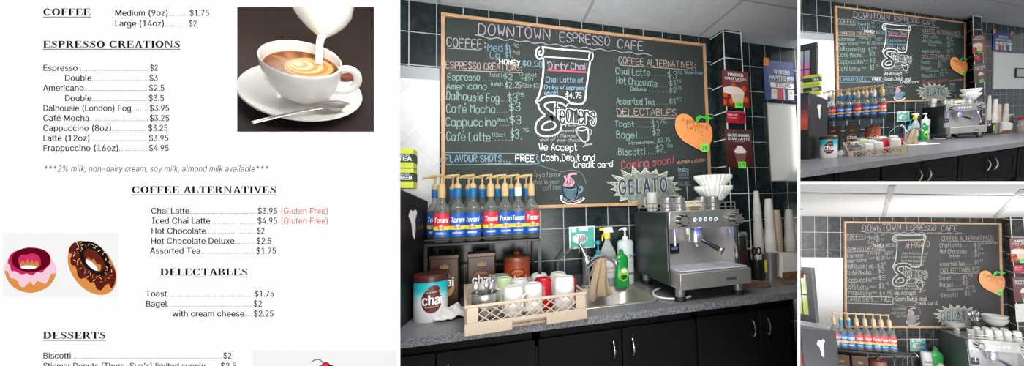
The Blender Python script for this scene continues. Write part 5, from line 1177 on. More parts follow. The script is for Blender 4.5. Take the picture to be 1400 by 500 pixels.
def rack_group():
    c = Vector((.605, -.456, .92)); a = .078; R = Matrix.Rotation(a, 4, 'Z')
    P = lambda x, y, z=0: tuple(c+R @ Vector((x, y, z)))
    put(tag(make_dish_rack(), 'beige plastic dish rack full of mugs on the counter edge', 'dish rack'), P(0, 0), a, 'rack')
    z = .019
    L = [('white', -.06, -.14, 2.3, 'white mug at front of dish rack by utensils'), ('white', .035, -.12, 3.9, 'white mug at the front centre of the dish rack'), ('white', .185, -.13, 2.0, 'tall white mug at the front right of dish rack'), ('red', .105, -.02, 3.8, 'red mug standing among white mugs in dish rack'), ('red', .225, -.055, .8, 'red mug at right of dish rack'),
         ('white', -.165, -.02, .5, 'white mug behind the utensil cup in dish rack'), ('white', -.01, .0, 1.2, 'white mug in the middle of the dish rack'), ('white', .11, .1, 2.2, 'white mug behind the red mug in dish rack'), ('white', .21, .08, 1.4, 'white mug at back right of dish rack'), ('green', -.075, .085, 3.0, 'pale green mug at the back of dish rack')]
    for k, x, y, r, nm in L:
        s = 1.2 if nm.startswith('tall') else 1.06
        put(proto('mug'+k, make_mug(k), nm, 'mug', 'mugs drying in the dish rack'), P(x, y, z), r, 'rack', s)
    put(tag(make_clear_cup(), 'clear plastic tumbler at the back of dish rack', 'tumbler'), P(-.09, .16, z), 0, 'rack', 1.25)
    put(tag(make_clear_cup(), 'clear glass tumbler in the middle of dish rack', 'tumbler'), P(.035, .09, z), 0, 'rack', 1.1)
    put(tag(make_utensil_cup(), 'perforated steel utensil cup at the left of dish rack', 'utensil cup'), P(-.185, -.13, z), 0, 'rack', 1.05)
    for i, (x, y, tl) in enumerate(((-.2, -.13, -.02), (-.185, -.12, .012), (-.17, -.14, .025))):
        nm = ['left', 'middle', 'right'][i]+' steel spoon standing in the utensil cup'
        put(tag(spoon_mesh(.165, tl).build('spoon'), nm, 'spoon', 'spoons in the utensil cup'), P(x, y, z+.012), .3*i, 'rack')
    put(tag(make_cloth(), 'crumpled white cloth beside the dish rack', 'cloth'), (.282, -.40, .921), .3, 'rack')
def sink_group():
    put(tag(make_sink(), 'stainless steel sink set in the speckled counter', 'sink'), (1.02, -.3, .92), 0, 'sink')
    put(tag(make_faucet(), 'chrome mixer tap behind the sink', 'tap'), (1.045, -.06, .92), .15, 'sink', 1.25)
    put(tag(make_filter_tap(), 'thin curved chrome filter tap behind the dish rack', 'tap'), (.862, -.055, .92), 0, 'sink', 1.05)
    put(tag(make_towel(), 'beige tea towel draped over the tap spout', 'towel'), (1.085, -.205, 1.128), .3, 'sink')
def soap_group():
    put(tag(make_spray(), 'cleaner spray bottle with a yellow and white trigger', 'spray bottle'), (1.193, -.055, .92), .1, 'soaps', 1.08)
    put(tag(make_lotion()(), 'pale pump bottle with a white pump by espresso machine', 'pump bottle'), (1.318, -.055, .92), .1, 'soaps', 1.06)
    put(tag(make_small_pump(), 'small teal hand soap bottle behind the sink', 'soap bottle'), (1.13, -.05, .92), .2, 'soaps', 1.12)
    put(tag(make_green_soap(), 'green dish soap bottle behind the sink', 'soap bottle'), (1.262, -.125, .92), .15, 'soaps', .98)
MO = (1.62, -.30, .92)
def machine_group():
    put(tag(make_machine(), 'stainless espresso machine with black sides on the counter', 'espresso machine'), MO, 0, 'machine')
    D = lambda x, y, z=.473: (MO[0]+x, MO[1]+y, MO[2]+z)
    put(tag(make_hose(), 'white drain hose looped under the espresso machine', 'hose'), (MO[0]-.2, MO[1]-.16, MO[2]), 0, 'machine')
    if BAY != 'C':
        for x, y, r, nm in ((-.185, -.15, .4, 'leftmost'), (-.115, -.16, 2.6, 'second'), (.045, -.15, 1.8, 'third'), (.125, -.14, .2, 'rightmost')):
            put(proto('jug', make_pitcher, f'{nm} small steel milk jug on the espresso machine', 'milk jug', 'steel milk jugs on the espresso machine'), D(x, y), r, 'machine', 1.1)
        put(tag(make_mug('white', True)(), 'white cup at the back corner of espresso machine top', 'cup'), D(-.13, .17), 2, 'machine', .9)
        put(tag(make_bag(), 'folded paper bag among milk jugs on the espresso machine', 'paper bag'), D(-.035, -.17), 0, 'machine', 1.05)
        put(tag(spoon_mesh(.15, .05).build('spoon'), 'long steel spoon leaning behind the paper bag', 'spoon'), D(-.02, -.09), 1, 'machine')
        st = MB(mat('black_plastic', (24, 24, 25), .4)).box(-.055, .055, -.055, .055, .05, .062); st.m(mat('steel', (190, 190, 188), .25, 1))
        for a in (-.048, .048):
            for b in (-.048, .048): st.tube([(a, b, 0), (a, b, .052)], .005, 8)
        put(tag(st.build('filter_stand'), 'low black stand under the coffee filters', 'stand'), D(.165, -.09), 0, 'machine')
        for i, nm in enumerate(('lower', 'upper')):
            put(proto('filters', make_filters, f'{nm} pile of fluted white coffee filters on espresso machine', 'coffee filters', 'coffee filter piles'), D(.165, -.09, .473+.063+i*.066), i*.1, 'machine', .98)
def cup_group():
    for nm, (x, y), cups, dz, col, w in CUPS:
        z = 0; g = f'{w} cups nested in the {nm} stack'
        for i, (r, h) in enumerate(reversed(cups)):
            o = proto(('cup', col[0], r, h), make_paper_cup(col, r, h), f'{w} cup nested in the {nm} stack right of machine', 'cup', g)
            put(o, (x, y, .92+z), 0, 'cups'); z += dz
    put(tag(make_coffee_canister(), 'steel canister with a brown band behind espresso machine', 'canister'), (2.065, -.24, .92), 0, 'cups')
    put(tag(make_tool_cup(), 'black cup holding scissors right of espresso machine', 'cup'), (2.162, -.30, .92), 0, 'cups')
    put(tag(make_scissors(), 'black-handled scissors standing in the black cup', 'scissors'), (2.158, -.302, .935), .1, 'cups')
    k = MB(mat('yellow_plastic', (236, 220, 40), .35)).box(-.006, .006, -.003, .003, .05, .13); k.m(mat('steel', (190, 190, 188), .25, 1)); k.box(-.005, .005, -.001, .001, .0, .05)
    put(tag(k.build('knife'), 'yellow-handled knife standing beside the scissors', 'knife'), (2.2, -.335, .925), 0, 'cups')
    put(tag(make_shaker(), 'tall steel shaker cup right of the scissors', 'shaker cup'), (2.26, -.31, .92), 0, 'cups')
    put(tag(make_napkins(), 'wooden napkin holder before the paper cups', 'napkin holder'), (2.39, -.31, .92), 0, 'cups')
    put(tag(make_napkin_pile(), 'white paper napkins standing in the wooden holder', 'napkins'), (2.39, -.31, .935), 0, 'cups')
    put(tag(make_coaster(), 'round wooden tray lying beside the espresso machine', 'tray'), (2.05, -.41, .92), 0, 'cups')
    put(tag(make_coaster(), 'small dark round tray before the napkin holder', 'tray'), (2.265, -.44, .92), 0, 'cups', .5)
    if BAY == 'B':
        put(tag(make_jar(('steel', (150, 150, 148)))(), 'glass jar with a grey lid right of napkins', 'jar'), (2.62, -.36, .92), 0, 'cups', 1.2)
        put(tag(make_jar(('red', (196, 30, 40)))(), 'tall jar with a red lid at far right', 'jar'), (2.79, -.25, .92), 0, 'cups', 1.6)
        put(tag(make_coffee_canister(), 'steel canister at the far right behind the jars', 'canister'), (2.7, -.12, .92), 0, 'cups', .9)
CABS = [(-.7, .5, .5, 'far left'), (.23, .43, .43, 'left'), (1.08, .42, .42, 'centre left'), (1.9, .40, .40, 'centre right'), (2.75, .45, .45, 'far right')]
def cabinets():
    for i, (x, a, b, nm) in enumerate(CABS):
        if (BAY == 'M' and i == 4) or (BAY == 'B' and i == 0): continue
        if BAY == 'M' and i == 3: b = .225
        z = 0 if BAY == 'M' else (.5, .62, .55, .5, .45)[i]
        put(proto(('cabinet', a, b, z), make_cabinet(a, b, z), f'{nm} black base cabinet with steel handles', 'cabinet', 'black base cabinets'), (x, 0, 0), 0, 'cabinets')
def tea_group():
    G = [('GREEN', ('lime', (196, 206, 70)), ('pine', (36, 62, 44))), ('TEA', ('lime', (196, 206, 70)), ('pine', (36, 62, 44))), ('TEA', ('lime', (196, 206, 70)), ('olive', (60, 74, 36)))]
    for i in range(2):
        wd, c, b = G[i]
        put(proto(('tea', wd, b[0]), tea_box(wd, c, b), ['lower', 'upper'][i]+' lime green tea box stacked on drink machine', 'tea box', 'tea boxes on the drink machine'), (.03, -.35, 1.554+i*.0925 if BAY == 'M' else 1.545+i*.0925), 0, 'dispenser', 1.1)
    if BAY == 'B':
        put(proto('teaw', tea_box('CHAI', ('cream', (228, 226, 196)), ('yellow', (222, 206, 70))), 'cream and yellow tea box left of green ones', 'tea box'), (-.1, -.33, 1.555), 0, 'dispenser', 1.45)
def layout_main():
    chalkboard(); pumpkin(); poster('pumpkin'); price_card(); poster('caramel'); lottery(); whiteboard(); hand_sign()
    dispenser(); tea_group()
    if BAY == 'B': display_frame(); wall_card()
    shelf_group(); put(tag(make_tin(), 'teal and white chai tin with brown lid on counter', 'tin'), (.176, -.373, .92), -.15, 'tin')
    rack_group(); sink_group(); soap_group(); machine_group(); cup_group(); cabinets()
def wall_card():
    t = thing('framed_card', 'small black framed card on the whiteboard', 'frame')
    MB(mat('frame_black', (42, 42, 44), .4)).box(0, .22, -.02, 0, 0, .17).build('frame', t, .003)
    MB(mat('card_grey', (205, 205, 205), .6)).box(.02, .2, -.022, -.019, .02, .15).build('card', t)
    put(t, (3.03, -.016, 1.79))
def layout_pale():
    chalkboard(); pumpkin(); poster('pumpkin'); price_card(); poster('caramel'); hand_sign(); dispenser(); display_frame()
    o = make_shelf(.66); tag(o, 'black metal shelf holding the syrup bottles', 'shelf'); put(o, (CSX[0]-.045, -.025, .92), g='shelf')
    K = [('red', 'gold', 'VANILLA'), ('blue', 'blue', 'HAZELNUT'), ('blue', 'blue', 'MINT'), ('red', 'gold', 'CARAMEL'), ('red', 'gold', 'ALMOND'), ('red', 'gold', 'PEACH'), ('red', 'gold', 'MAPLE'), ('red', 'gold', 'CHERRY')]
    bottles([k+(x, -.29) for k, x in zip(K, CSX)])
    for x, nm in zip(CTX, ('left brown chai tin box with a wire handle under shelf', 'right brown chai tin box with a wire handle under shelf')):
        put(proto('tinbox', make_tin_box, nm, 'tin', 'brown chai tins under the shelf'), (x, -.2, .92), g='shelf')
    put(tag(make_canister(), 'round copper chai canister under the shelf', 'canister'), (CTX[2], -.2, .92), g='shelf')
    put(tag(make_filter_tap(), 'thin curved chrome filter tap behind the sink', 'tap'), (.862, -.055, .92), 0, 'sink', 1.05)
    put(tag(make_lotion((232, 232, 226), (30, 52, 120), 'hand', (40, 70, 140))(), 'white lotion pump bottle with a dark blue pump', 'pump bottle'), (1.1, -.12, .92), .1, 'soaps', 1.0)
    put(tag(make_green_soap(), 'green dish soap bottle beside the lotion bottle', 'soap bottle'), (1.19, -.12, .92), .15, 'soaps', 1.35)
    machine_group()
    D = lambda x, y, z=.473: (MO[0]+x, MO[1]+y, MO[2]+z)
    for i in range(3):
        put(proto('saucers', make_saucer_stack, ['lowest', 'middle', 'topmost'][i]+' white saucer stacked on the espresso machine', 'saucer', 'saucers on the espresso machine'), D(-.19, -.0, .473+.07+i*.012), 0, 'machine', 1.15)
    put(proto('mugup', make_mug('white'), 'white mug under the saucers on the espresso machine', 'mug'), D(-.17, .02), 1, 'machine', .48)
    for i, (x, y) in enumerate(((-.155, -.16), (-.09, -.17))):
        put(proto('glasscup', make_clear_cup, ['left', 'right'][i]+' clear glass cup at the front of espresso machine top', 'glass', 'glass cups on the espresso machine'), D(x, y), 0, 'machine', .75)
    W = [(-.02, -.165), (.05, -.17), (.12, -.165), (.19, -.17), (-.05, -.06), (.02, -.06), (.09, -.06), (.16, -.06)]
    for i, (x, y) in enumerate(W):
        put(proto('mugwhite', make_mug('white'), ['leftmost', 'second', 'third', 'rightmost'][i % 4]+f' white mug in the {"front" if i < 4 else "back"} row on espresso machine', 'mug', 'white mugs on the espresso machine'), D(x, y), .4+i*.9, 'machine', .7)
    for i in range(2):
        put(proto('bowl', lambda: MB(mat('mug_white', (206, 205, 200), .2)).lathe([(.04, 0), (.045, .003), (.08, .03), (.1, .07), (.097, .07), (.078, .034), (.04, .01), (0, .008)], 32).build('bowl'), ['lower', 'upper'][i]+' white bowl nested on the espresso machine', 'bowl', 'bowls on the espresso machine'), D(.175, .06, .473+.1+i*.03), 0, 'machine')
    put(tag(MB(mat('black_plastic', (24, 24, 25), .4)).box(-.06, .06, -.06, .06, 0, .1).build('grinder_box', None, .004), 'black box under the white bowls', 'box'), D(.175, .06), 0, 'machine')
    put(tag(make_tool_cup(), 'black cup of whisks and spoons on espresso machine', 'cup'), D(.03, .08), 0, 'machine')
    for i, tl in enumerate((-.03, -.012, .012, .03)):
        put(tag(spoon_mesh(.2+.015*(i % 2), tl).build('spoon'), ['leftmost', 'second', 'third', 'rightmost'][i]+' steel spoon standing in the cup of utensils', 'spoon', 'spoons on the espresso machine'), D(.02+.008*i, .08, .483), .2*i, 'machine')
    s = MB(mat('enamel_white', (232, 230, 226), .25)).box(-.115, .115, -.003, 0, 0, .2)
    put(tag(s.build('paper_notice'), 'blank white paper taped under the drink posters', 'notice'), (2.19, -.147, 1.47), g='pillar')
# ---------------------------------------------------------------- the display wall with the printed menu (px of the page -> metres on the wall plane)
FK = 1.0/487.0
fx = lambda u: (u-818)*FK
fz = lambda v: (250-v)*FK
def on_page(y): return lambda u, v: (fx(u), y, fz(-v))
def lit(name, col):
    """paper and print given an added even glow so white stays pure; no lamp behind"""
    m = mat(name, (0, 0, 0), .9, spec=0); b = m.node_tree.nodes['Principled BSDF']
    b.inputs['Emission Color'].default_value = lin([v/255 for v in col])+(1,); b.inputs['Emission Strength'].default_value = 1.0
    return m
def menu_page():
    global BAY
    BAY = 'P'
    t = tag(empty('menu_page'), 'white printed cafe price list covering the left half of the display wall', 'menu')
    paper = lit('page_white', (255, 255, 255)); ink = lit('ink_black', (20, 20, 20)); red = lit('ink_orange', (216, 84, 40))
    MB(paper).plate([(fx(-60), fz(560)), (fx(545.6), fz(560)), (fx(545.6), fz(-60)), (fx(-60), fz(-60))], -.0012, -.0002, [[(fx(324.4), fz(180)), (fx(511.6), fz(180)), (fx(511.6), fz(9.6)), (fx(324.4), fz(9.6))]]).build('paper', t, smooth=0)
    f = lambda u, v: (fx(u), -.0018, fz(-v))      # v is minus the page row, so letters stand upright
    g = lambda x, z, d=0: f(x, z)
    for s, x0, x1, b, w in (('COFFEE', 60, 125.5, 21.5, 0), ('ESPRESSO CREATIONS', 60, 248, 65.5, 0), ('COFFEE ALTERNATIVES', 181, 379, 264, 0), ('DELECTABLES', 220, 340, 376, 0), ('DESSERTS', 60, 146.5, 462.5, 0)):
        m = MB(ink); serif(m, s, x0, -b, 13.6, g, x1-x0); m.quad(g(x0, -b-2.6), g(x1, -b-2.6), g(x1, -b-1.7), g(x0, -b-1.7)); m.build('heading', t, smooth=0)
    S = 11.6
    rows = [('Medium (9oz)', 158, 22, 260, '$1.75', 288), ('Large (14oz)', 158, 36.5, 259, '$2', 271), ('Espresso ', 60, 97, 206, '$2', 218), ('Double', 89.5, 110.7, 205, '$3', 218), ('Americano', 60, 124.3, 204.5, '$2.5', 227), ('Double', 89.5, 138.2, 204, '$3.5', 226.5),
            ('Dalhousie (London) Fog', 60, 151.8, 205.5, '$3.95', 233.5), ('Café Mocha', 60, 165.5, 205.5, '$3.25', 233.5), ('Cappuccino (8oz)', 60, 179, 203.5, '$3.25', 231.5), ('Latte (12oz)', 60, 192.7, 204.5, '$3.95', 232.5), ('Frappuccino (16oz)', 60, 206.3, 204.5, '$4.95', 233),
            ('Chai Latte', 207.5, 292, 353, '$3.95', 381), ('Iced Chai Latte', 208.5, 305.5, 352.5, '$4.95', 381), ('Hot Chocolate', 207.5, 319.3, 352, '$2', 363.5), ('Hot Chocolate Deluxe', 207, 333, 351.5, '$2.5', 373), ('Assorted Tea', 206, 346.5, 351, '$1.75', 379.5),
            ('Toast', 200, 405, 348.5, '$1.75', 376.5), ('Bagel', 200, 418.6, 347.5, '$2', 360), ('with cream cheese', 236.5, 432.2, 347.5, '$2.25', 376), ('Biscotti', 60, 489.5, 306, '$2', 318.5), ("Stiemar Donuts (Thurs-Sun's) limited supply", 60, 503.3, 302.5, '$2.5', 325)]
    for name, x0, b, px, price, xe in rows:
        m = MB(ink); n = len(name)
        fit = {'Dalhousie (London) Fog': 121, "Stiemar Donuts (Thurs-Sun's) limited supply": 222}.get(name, tw(name)*S*.985)
        xn = text(m, name, x0, -b, S, g, fit=fit, bold=.02)
        text(m, price, px, -b, S, g, fit=xe-px-.6, bold=.02)
        k = max(1, int((px-xn-1.5)/2.75)); st = (px-xn-1.2)/k
        for i in range(k):
            c = xn+.9+i*st; m.quad(g(c-.5, -b+.05), g(c+.5, -b+.05), g(c+.5, -b+1.05), g(c-.5, -b+1.05))
        m.build('menu_line', t, smooth=0)
        if 'Chai' in name:
            m = MB(red); text(m, '(Gluten Free)', 384, -b, S, g, fit=66); m.build('gluten_note', t, smooth=0)
    m = MB(ink); text(m, '***2% milk, non-dairy cream, soy milk, almond milk available***', 60, -234.5, S, g, fit=308, slant=.2); m.build('milk_note', t, smooth=0)
    GX['P'] = {'wall': FRONT, 'cup': CUPX}; put(t, (0, 0, 0))
    # the two picture cards
    def card(name, label, u0, v0, u1, v1):
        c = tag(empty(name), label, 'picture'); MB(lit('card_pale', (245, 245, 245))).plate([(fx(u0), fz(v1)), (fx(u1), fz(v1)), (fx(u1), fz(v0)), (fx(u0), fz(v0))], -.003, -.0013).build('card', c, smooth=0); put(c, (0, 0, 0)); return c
    c = card('donut_picture', 'pale card with two drawn donuts on the menu page', 6, 318.5, 163, 405)
    A = lambda L, k=3: smooth_path([(fx(x/5.0), fz(310+y/5.0)) for x, y in L], k, True)
    E = lambda cx, cy, rx, ry, rot=0, n=28: [(fx((cx+rx*math.cos(2*PI*i/n)*math.cos(rot)-ry*math.sin(2*PI*i/n)*math.sin(rot))/5), fz(310+(cy+rx*math.cos(2*PI*i/n)*math.sin(rot)+ry*math.sin(2*PI*i/n)*math.cos(rot))/5)) for i in range(n)]
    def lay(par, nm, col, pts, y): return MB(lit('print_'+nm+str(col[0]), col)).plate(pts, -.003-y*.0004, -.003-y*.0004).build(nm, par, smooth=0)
    hole = (250, 250, 250)
    d = lay(c, 'donut', (224, 146, 74), A([(44, 290), (60, 240), (120, 190), (220, 170), (330, 190), (385, 250), (398, 300), (380, 360), (330, 415), (225, 449), (120, 420), (65, 360)]), 1); d['label'] = 'drawn donut with pink icing'
    lay(d, 'icing', (246, 206, 224), A([(42, 285), (60, 235), (110, 180), (220, 160), (330, 185), (385, 245), (398, 295), (388, 318), (365, 318), (350, 350), (325, 385), (290, 372), (265, 368), (245, 398), (225, 372), (205, 385), (180, 408), (152, 402), (135, 368), (110, 350), (85, 345), (68, 300), (55, 298)]), 2)
    lay(d, 'icing_edge', (206, 40, 98), A([(70, 235), (95, 180), (160, 150), (225, 138), (310, 152), (355, 190), (362, 245), (330, 280), (300, 310), (270, 305), (235, 330), (200, 315), (165, 322), (120, 300), (95, 300), (85, 262)]), 3)
    lay(d, 'icing_shade', (104, 8, 30), E(230, 222, 134, 84), 4)
    lay(d, 'inner_icing', (214, 48, 104), A([(145, 230), (160, 190), (200, 188), (235, 178), (265, 185), (290, 205), (298, 245), (285, 270), (220, 285), (165, 272)]), 5)
    lay(d, 'inner_dough', (206, 134, 66), A([(160, 250), (178, 225), (195, 245), (210, 215), (225, 245), (240, 220), (255, 248), (270, 225), (285, 250), (280, 272), (220, 286), (168, 272)], 2), 6)
    lay(d, 'hole', hole, E(218, 272, 55, 13), 7)
    d = lay(c, 'donut', (224, 146, 74), E(642, 280, 205, 140, math.radians(52)), 1); d['label'] = 'drawn donut with chocolate icing and sprinkles'
    lay(d, 'icing', (96, 32, 24), A([(482, 170), (495, 130), (530, 100), (580, 94), (640, 112), (700, 160), (760, 230), (800, 300), (803, 350), (790, 400), (770, 415), (755, 385), (725, 405), (705, 430), (675, 420), (655, 375), (635, 380), (615, 365), (600, 345), (565, 352), (545, 330), (535, 280), (520, 262), (500, 255), (495, 215), (510, 185)]), 2)
    lay(d, 'icing_shade', (34, 22, 20), E(660, 212, 135, 84, math.radians(50)), 3)
    lay(d, 'inner_icing', (104, 38, 28), E(660, 222, 92, 50, math.radians(50)), 4)
    lay(d, 'inner_dough', (206, 134, 66), A([(605, 215), (625, 205), (640, 225), (660, 215), (675, 245), (695, 250), (708, 262), (700, 300), (660, 285), (620, 250)], 2), 5)
    lay(d, 'hole', hole, E(645, 258, 54, 17, math.radians(42)), 6)
    r = random.Random(11); cols = [(250, 240, 190), (240, 200, 80), (230, 120, 60), (120, 190, 220), (235, 235, 235)]
    pts = [(r.uniform(500, 790), r.uniform(100, 400)) for _ in range(400)]
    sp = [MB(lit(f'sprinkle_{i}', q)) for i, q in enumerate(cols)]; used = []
    for x, y in pts:
        dx, dy = x-655, y-225; a = math.radians(50); p = (dx*math.cos(a)+dy*math.sin(a))/165; q = (-dx*math.sin(a)+dy*math.cos(a))/112; rr = math.hypot(p, q)
        if not .66 < rr < 1.0 or any(math.hypot(x-u, y-v) < 17 for u, v in used): continue
        used.append((x, y)); g2 = r.uniform(0, PI); ex, ey = 8*math.cos(g2), 8*math.sin(g2)
        sp[len(used) % 5].ribbon([(fx((x-ex)/5), fz(310+(y-ey)/5)), (fx((x+ex)/5), fz(310+(y+ey)/5))], .0016, -.0062)
    for k in sp:
        if k.v: k.build('sprinkles', d, smooth=0)
    c = card('cherry_picture', 'pale card with a drawn cherry at the bottom of menu page', 346, 479, 543, 560)
    P6 = lambda L, k=3: smooth_path([(fx(340+x/6.364), fz(470+y/6.364)) for x, y in L], k)
    lay(c, 'cream', (40, 20, 24), P6([(600, 192), (640, 178), (720, 178), (745, 192), (760, 300), (590, 300), (600, 192)]), 1)
    ch = lay(c, 'cherry', (20, 12, 14), [(fx(340+(680+41*math.cos(i*PI/12))/6.364), fz(470+(193+41*math.sin(i*PI/12))/6.364)) for i in range(24)], 2)
    lay(ch, 'cherry_skin', (236, 52, 62), [(fx(340+(680+34*math.cos(i*PI/12))/6.364), fz(470+(193+34*math.sin(i*PI/12))/6.364)) for i in range(24)], 3)
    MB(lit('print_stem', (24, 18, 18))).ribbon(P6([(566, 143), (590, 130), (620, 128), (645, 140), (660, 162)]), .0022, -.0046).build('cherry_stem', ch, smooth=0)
def cup_scene():
    """the coffee cup in the recess of the menu wall"""
    wh = mat('porcelain', (224, 220, 213), .12, spec=.6); R, hh, rs = CUPP
    t = tag(empty('coffee_cup'), 'white coffee cup with latte art on a saucer', 'cup')
    n = 48
    b = MB(wh); pr = [(0, .004), (R*.40, 0), (R*.43, hh*.02), (R*.45, hh*.06), (R*.68, hh*.18), (R*.86, hh*.4), (R*.96, hh*.68), (R, hh), (R*.975, hh*1.012), (R*.94, hh), (R*.9, hh*.7), (R*.8, hh*.4)]
    b.lathe(pr, n); b.build('cup_body', t, smooth=60, sub=1)
    a = math.radians(HANG); ca, sa = math.cos(a), math.sin(a)
    q = lambda r, z: (r*ca, r*sa, z)
    MB(wh).tube(smooth_path([q(R*.93, hh*.80), q(R*1.15, hh*.86), q(R*1.36, hh*.78), q(R*1.42, hh*.56), q(R*1.28, hh*.36), q(R*1.02, hh*.27), q(R*.78, hh*.25)], 5), [R*.10]*31, 12, 1.25).build('handle', t)
    cz = hh*.78; cr = R*.915
    co = MB(mat('crema', (158, 94, 40), .35, noise=.25, nscale=18)); co.lathe([(cr, cz), (0, cz)], n); cof = co.build('coffee', t, smooth=0)
    ar = MB(mat('latte_foam', (232, 196, 146), .5)); k = 0
    ox, oy = R*.16, -R*.06
    def ell(rx, ry, dz, dx=0, dy=0): return [(ox+dx+rx*math.cos(2*PI*i/30), oy+dy+ry*math.sin(2*PI*i/30), cz+dz) for i in range(30)]
    cols = [(206, 152, 90), (178, 116, 58), (216, 172, 116), (188, 128, 68), (222, 186, 138), (194, 138, 80), (230, 202, 160)]
    for i, cc in enumerate(cols):
        s = 1-i*.135; ar.m(mat(f'latte_ring_{i}', cc, .5)); ar.add(ell(R*.62*s, R*.52*s, .0008+.0005*i, -R*.03*i, R*.035*i), [tuple(range(30))])
    ar.build('latte_art', cof, smooth=0)
    put(t, (0, 0, .014), 0, 'cup')
    s = tag(MB(wh).lathe([(0, .006), (rs*.42, .006), (rs*.46, .012), (rs*.7, .018), (rs*.95, .042), (rs, .05), (rs*.985, .055), (rs*.93, .05), (rs*.7, .027), (rs*.46, .0145), (rs*.4, .012), (0, .012)], 64).build('saucer', None, smooth=60), 'white saucer under the coffee cup in the recess', 'saucer')
    put(s, (0, 0, 0), 0, 'cup')
    st = MB(mat('spoon_steel', (196, 192, 186), .2, 1)); P = [Vector(p) for p in SPOON]
    st.tube(P, [.0075, .0085, .007, .006, .0065, .008], 10, .45)
    d = (P[-1]-P[-2]).normalized(); sd = Vector((d.y, -d.x, 0)).normalized(); up = d.cross(sd)*-1
    M4 = Matrix((( d.x, sd.x, up.x, P[-1].x+d.x*.056), (d.y, sd.y, up.y, P[-1].y+d.y*.056), (d.z, sd.z, up.z, P[-1].z+d.z*.056), (0, 0, 0, 1)))
    st.X = M4 @ Matrix.Diagonal((.064, .042, .013, 1)); st.lathe([(.1, -1), (.6, -.8), (.9, -.35), (1, .0), (.93, .0), (.8, -.3), (.5, -.65), (0, -.8)], 24)
    st.X = None
    so = st.build('spoon', None, smooth=60)
    tag(so, 'steel spoon resting on the saucer before the cup', 'spoon'); put(so, (0, 0, 0), 0, 'cup')
    j = tag(empty('milk_jug'), 'white milk jug tilted over the coffee cup', 'milk jug')
    jb = MB(mat('jug_white', (214, 208, 198), .2)); jb.X = JUGX
    jb.lathe([(.017, -.006), (.024, .0), (.05, .026), (.078, .062), (.098, .1), (.107, .15), (.107, .26), (0, .27)], 40); jb.build('jug_body', j, smooth=60)
    MB(mat('milk', (246, 240, 228), .25)).tube(smooth_path([Vector(p) for p in STREAM], 4), [.026, .024, .021, .018, .016, .0145, .0135, .013, .0125, .012, .012, .012, .013][:len(smooth_path([Vector(p) for p in STREAM], 4))], 14).build('milk_stream', j)
    put(j, (0, 0, 0), 0, 'cup')
    ck = tag(MB(mat('biscuit_brown', (112, 54, 34), .6, noise=.3, nscale=80)).lathe([(0, 0), (.035, 0), (.038, .006), (.036, .014), (0, .016)], 24).build('biscuit'), 'small brown biscuit on the saucer behind the cup handle', 'biscuit')
    put(ck, BISC, 0, 'cup')
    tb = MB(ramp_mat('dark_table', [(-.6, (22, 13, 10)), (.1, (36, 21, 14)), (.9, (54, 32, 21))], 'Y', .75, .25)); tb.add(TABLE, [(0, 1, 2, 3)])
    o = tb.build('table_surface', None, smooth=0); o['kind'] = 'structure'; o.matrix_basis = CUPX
def display_wall():
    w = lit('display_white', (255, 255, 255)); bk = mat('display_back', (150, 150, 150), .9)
    R = lambda a, b, c, d: [(fx(a), fz(d)), (fx(c), fz(d)), (fx(c), fz(b)), (fx(a), fz(b))]
    HO = [R(547.3, -60, 1090, 560), R(1094.2, -60, 1460, 247.6), R(1094.2, 252, 1460, 560), R(324.4, 9.6, 511.6, 180)]
    HB = [R(545.8, -62, 1091.2, 562), R(1093, -62, 1462, 248.8), R(1093, 250.8, 1462, 562), R(322.5, 7.5, 513.5, 182)]
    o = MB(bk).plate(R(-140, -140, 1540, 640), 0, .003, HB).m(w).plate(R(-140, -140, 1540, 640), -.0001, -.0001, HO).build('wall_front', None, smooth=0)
    o['kind'] = 'structure'; o.matrix_basis = FRONT
CAMX=Matrix(((0.95788,0.00845,-0.28703,0.46551),(-0.28606,-0.05911,-0.95639,-2.30602),(-0.02505,0.99822,-0.05421,1.46278),(0.00000,0.00000,0.00000,1.00000)))
FRONT=Matrix(((0.95788,0.28703,0.00845,0.75254),(-0.28606,0.95639,-0.05911,-1.34964),(-0.02505,0.05421,0.99822,1.51699),(0.00000,0.00000,0.00000,1.00000)))
TB=Matrix(((0.98862,-0.11630,-0.09541,4.48882),(0.10468,0.98738,-0.11886,1.23407),(0.10803,0.10752,0.98832,1.17126),(0.00000,0.00000,0.00000,1.00000)))
TC=Matrix(((0.96379,0.26518,0.02814,4.09052),(-0.26416,0.96384,-0.03513,0.97710),(-0.03644,0.02642,0.99899,-1.45368),(0.00000,0.00000,0.00000,1.00000)))
BSX=1.7113
CSX_=1.0
CTB=([(2.2145, -0.3241, 1.6122), (6.389, -0.0212, 2.0454), (9.5319, 1.5008, 2.5847), (3.4348, 1.1598, 1.9686)],[(5.0411, 0.8201, 2.0599), (5.4444, 0.4455, 2.0354), (5.6846, 0.6999, 2.0996), (5.2813, 1.0745, 2.1241)])
PILB=([(3.4882, -0.145, 1.1581), (3.7718, -0.145, 1.1569), (3.9807, 0.0, 1.1829), (3.6539, 0.0, 1.1842)],[(3.3376, -0.145, 2.6915), (3.6052, -0.145, 2.6922), (3.8262, 0.0, 2.7036), (3.5168, 0.0, 2.7029)])
CTC=([(1.7295, 0.4972, -0.3498), (6.7408, -0.4524, -0.5817), (7.3938, 0.2512, -0.6947), (2.9482, 1.0776, -0.4874)],[])
PILC=([(2.0559, -0.145, 1.2556), (2.2163, -0.145, 1.2601), (2.3088, 0.0, 1.2394), (2.1261, 0.0, 1.2344)],[(1.9838, -0.145, 2.753), (2.1345, -0.145, 2.753), (2.2342, 0.0, 2.6956), (2.062, 0.0, 2.6954)])
CZ=3.1128
